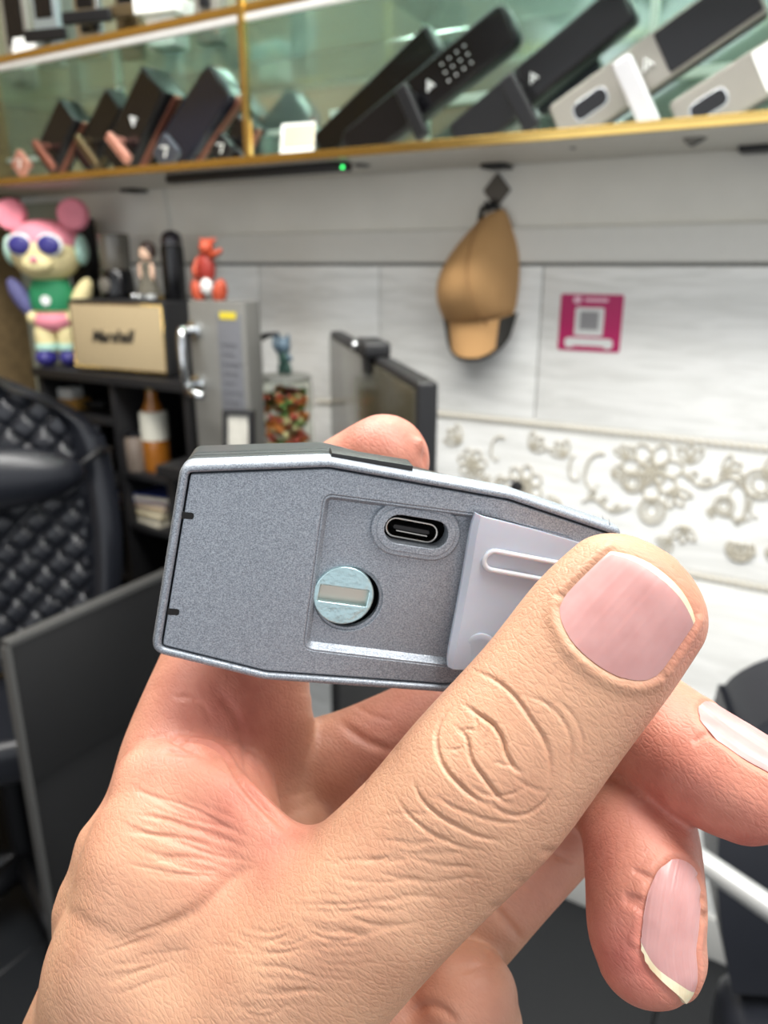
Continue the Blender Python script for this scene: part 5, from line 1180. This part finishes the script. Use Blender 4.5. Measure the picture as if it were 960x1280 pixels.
def skin():
    m = bpy.data.materials.new('skin'); m.use_nodes = True; nt = m.node_tree; b = nt.nodes['Principled BSDF']; N = nt.nodes.new; Lk = nt.links.new
    tc = N('ShaderNodeTexCoord'); a = N('ShaderNodeAttribute'); a.attribute_name = 'redness'
    n1 = N('ShaderNodeTexNoise'); n1.inputs['Scale'].default_value = 110; n1.inputs['Detail'].default_value = 4; Lk(tc.outputs['Object'], n1.inputs['Vector'])
    r1 = N('ShaderNodeValToRGB'); r1.color_ramp.elements[0].position = 0.3; r1.color_ramp.elements[1].position = 0.72
    r1.color_ramp.elements[0].color = lin((176, 131, 105)) + (1,); r1.color_ramp.elements[1].color = lin((195, 151, 122)) + (1,)
    Lk(n1.outputs['Fac'], r1.inputs[0])
    r2 = N('ShaderNodeValToRGB'); r2.color_ramp.elements[0].position = 0.3; r2.color_ramp.elements[1].position = 0.72
    r2.color_ramp.elements[0].color = lin((178, 100, 88)) + (1,); r2.color_ramp.elements[1].color = lin((196, 122, 107)) + (1,)
    n2 = N('ShaderNodeTexNoise'); n2.inputs['Scale'].default_value = 260; n2.inputs['Detail'].default_value = 3; Lk(tc.outputs['Object'], n2.inputs['Vector']); Lk(n2.outputs['Fac'], r2.inputs[0])
    mx = N('ShaderNodeMix'); mx.data_type = 'RGBA'; Lk(a.outputs['Fac'], mx.inputs[0]); Lk(r1.outputs[0], mx.inputs[6]); Lk(r2.outputs[0], mx.inputs[7]); Lk(mx.outputs[2], b.inputs['Base Color'])
    b.inputs['Roughness'].default_value = 0.47; b.inputs['Specular IOR Level'].default_value = 0.4
    b.inputs['Subsurface Weight'].default_value = 0.15; b.inputs['Subsurface Scale'].default_value = 0.0012; b.inputs['Subsurface Radius'].default_value = (1.0, 0.36, 0.2)
    # fine skin lines: cells drawn out across the thumb's length
    R_ = CM.to_3x3(); ax = [(R_ @ Vector(q)).normalized() for q in ((0.70, 0.71, 0), (0.71, -0.70, 0), (0, 0, 1))]
    cmb = N('ShaderNodeCombineXYZ')
    for k, (q, sc_) in enumerate(zip(ax, (1.0, 0.42, 0.7))):
        d = N('ShaderNodeVectorMath'); d.operation = 'DOT_PRODUCT'; Lk(tc.outputs['Object'], d.inputs[0]); d.inputs[1].default_value = q * sc_; Lk(d.outputs['Value'], cmb.inputs[k])
    hs = []
    for sc_, wt in ((1150, 1.0), (2300, 0.5)):
        v = N('ShaderNodeTexVoronoi'); v.inputs['Scale'].default_value = sc_; v.feature = 'DISTANCE_TO_EDGE'; Lk(cmb.outputs[0], v.inputs['Vector'])
        mr = N('ShaderNodeMapRange'); mr.inputs['From Max'].default_value = 0.22; mr.inputs['To Max'].default_value = wt; Lk(v.outputs['Distance'], mr.inputs['Value']); hs.append(mr)
    n3 = N('ShaderNodeTexNoise'); n3.inputs['Scale'].default_value = 2600; n3.inputs['Detail'].default_value = 2; Lk(tc.outputs['Object'], n3.inputs['Vector'])
    ad = N('ShaderNodeMath'); ad.operation = 'ADD'; Lk(hs[0].outputs[0], ad.inputs[0]); Lk(hs[1].outputs[0], ad.inputs[1])
    ad2 = N('ShaderNodeMath'); ad2.operation = 'MULTIPLY_ADD'; Lk(n3.outputs['Fac'], ad2.inputs[0]); ad2.inputs[1].default_value = 0.6; Lk(ad.outputs[0], ad2.inputs[2])
    bp = N('ShaderNodeBump'); bp.inputs['Strength'].default_value = 0.5; bp.inputs['Distance'].default_value = 0.00007; Lk(ad2.outputs[0], bp.inputs['Height']); Lk(bp.outputs['Normal'], b.inputs['Normal'])
    return m
me.materials.append(skin())
R3 = np.array(HC.to_3x3()); T3 = np.array(HC.to_translation()) - np.array(orig)
def tow(P): return (R3 @ (P.reshape(-1, 3).T * 0.001)).T + T3
for top, bot, free, label in nails:
    nu, nv, _ = top.shape
    jf = int(round((1 - free) * (nv - 1)))
    def strip(name, j0, j1, m, parent):
        n_ = j1 - j0 + 1; A_ = tow(top[:, j0:j1 + 1]); B_ = tow(bot[:, j0:j1 + 1]); V = np.vstack([A_, B_]); o = nu * n_; F = []
        for i in range(nu - 1):
            for j in range(n_ - 1):
                a_ = i * n_ + j; F.append((a_, a_ + n_, a_ + n_ + 1, a_ + 1)); F.append((o + a_, o + a_ + 1, o + a_ + n_ + 1, o + a_ + n_))
        for i in range(nu - 1):
            a_ = i * n_; F.append((a_, o + a_, o + a_ + n_, a_ + n_)); a_ = i * n_ + n_ - 1; F.append((a_, a_ + n_, o + a_ + n_, o + a_))
        for j in range(n_ - 1):
            F.append((j, j + 1, o + j + 1, o + j)); a_ = (nu - 1) * n_ + j; F.append((a_, o + a_, o + a_ + 1, a_ + 1))
        bm = bmesh.new(); vs = [bm.verts.new(v) for v in V]
        for f in F: bm.faces.new([vs[i] for i in f])
        return bmo(name, bm, m, parent, True)
    nl = strip('fingernail', 0, jf, M_nail, hand); nl['label'] = label
    strip('free_edge', jf, nv - 1, M_tip, nl)
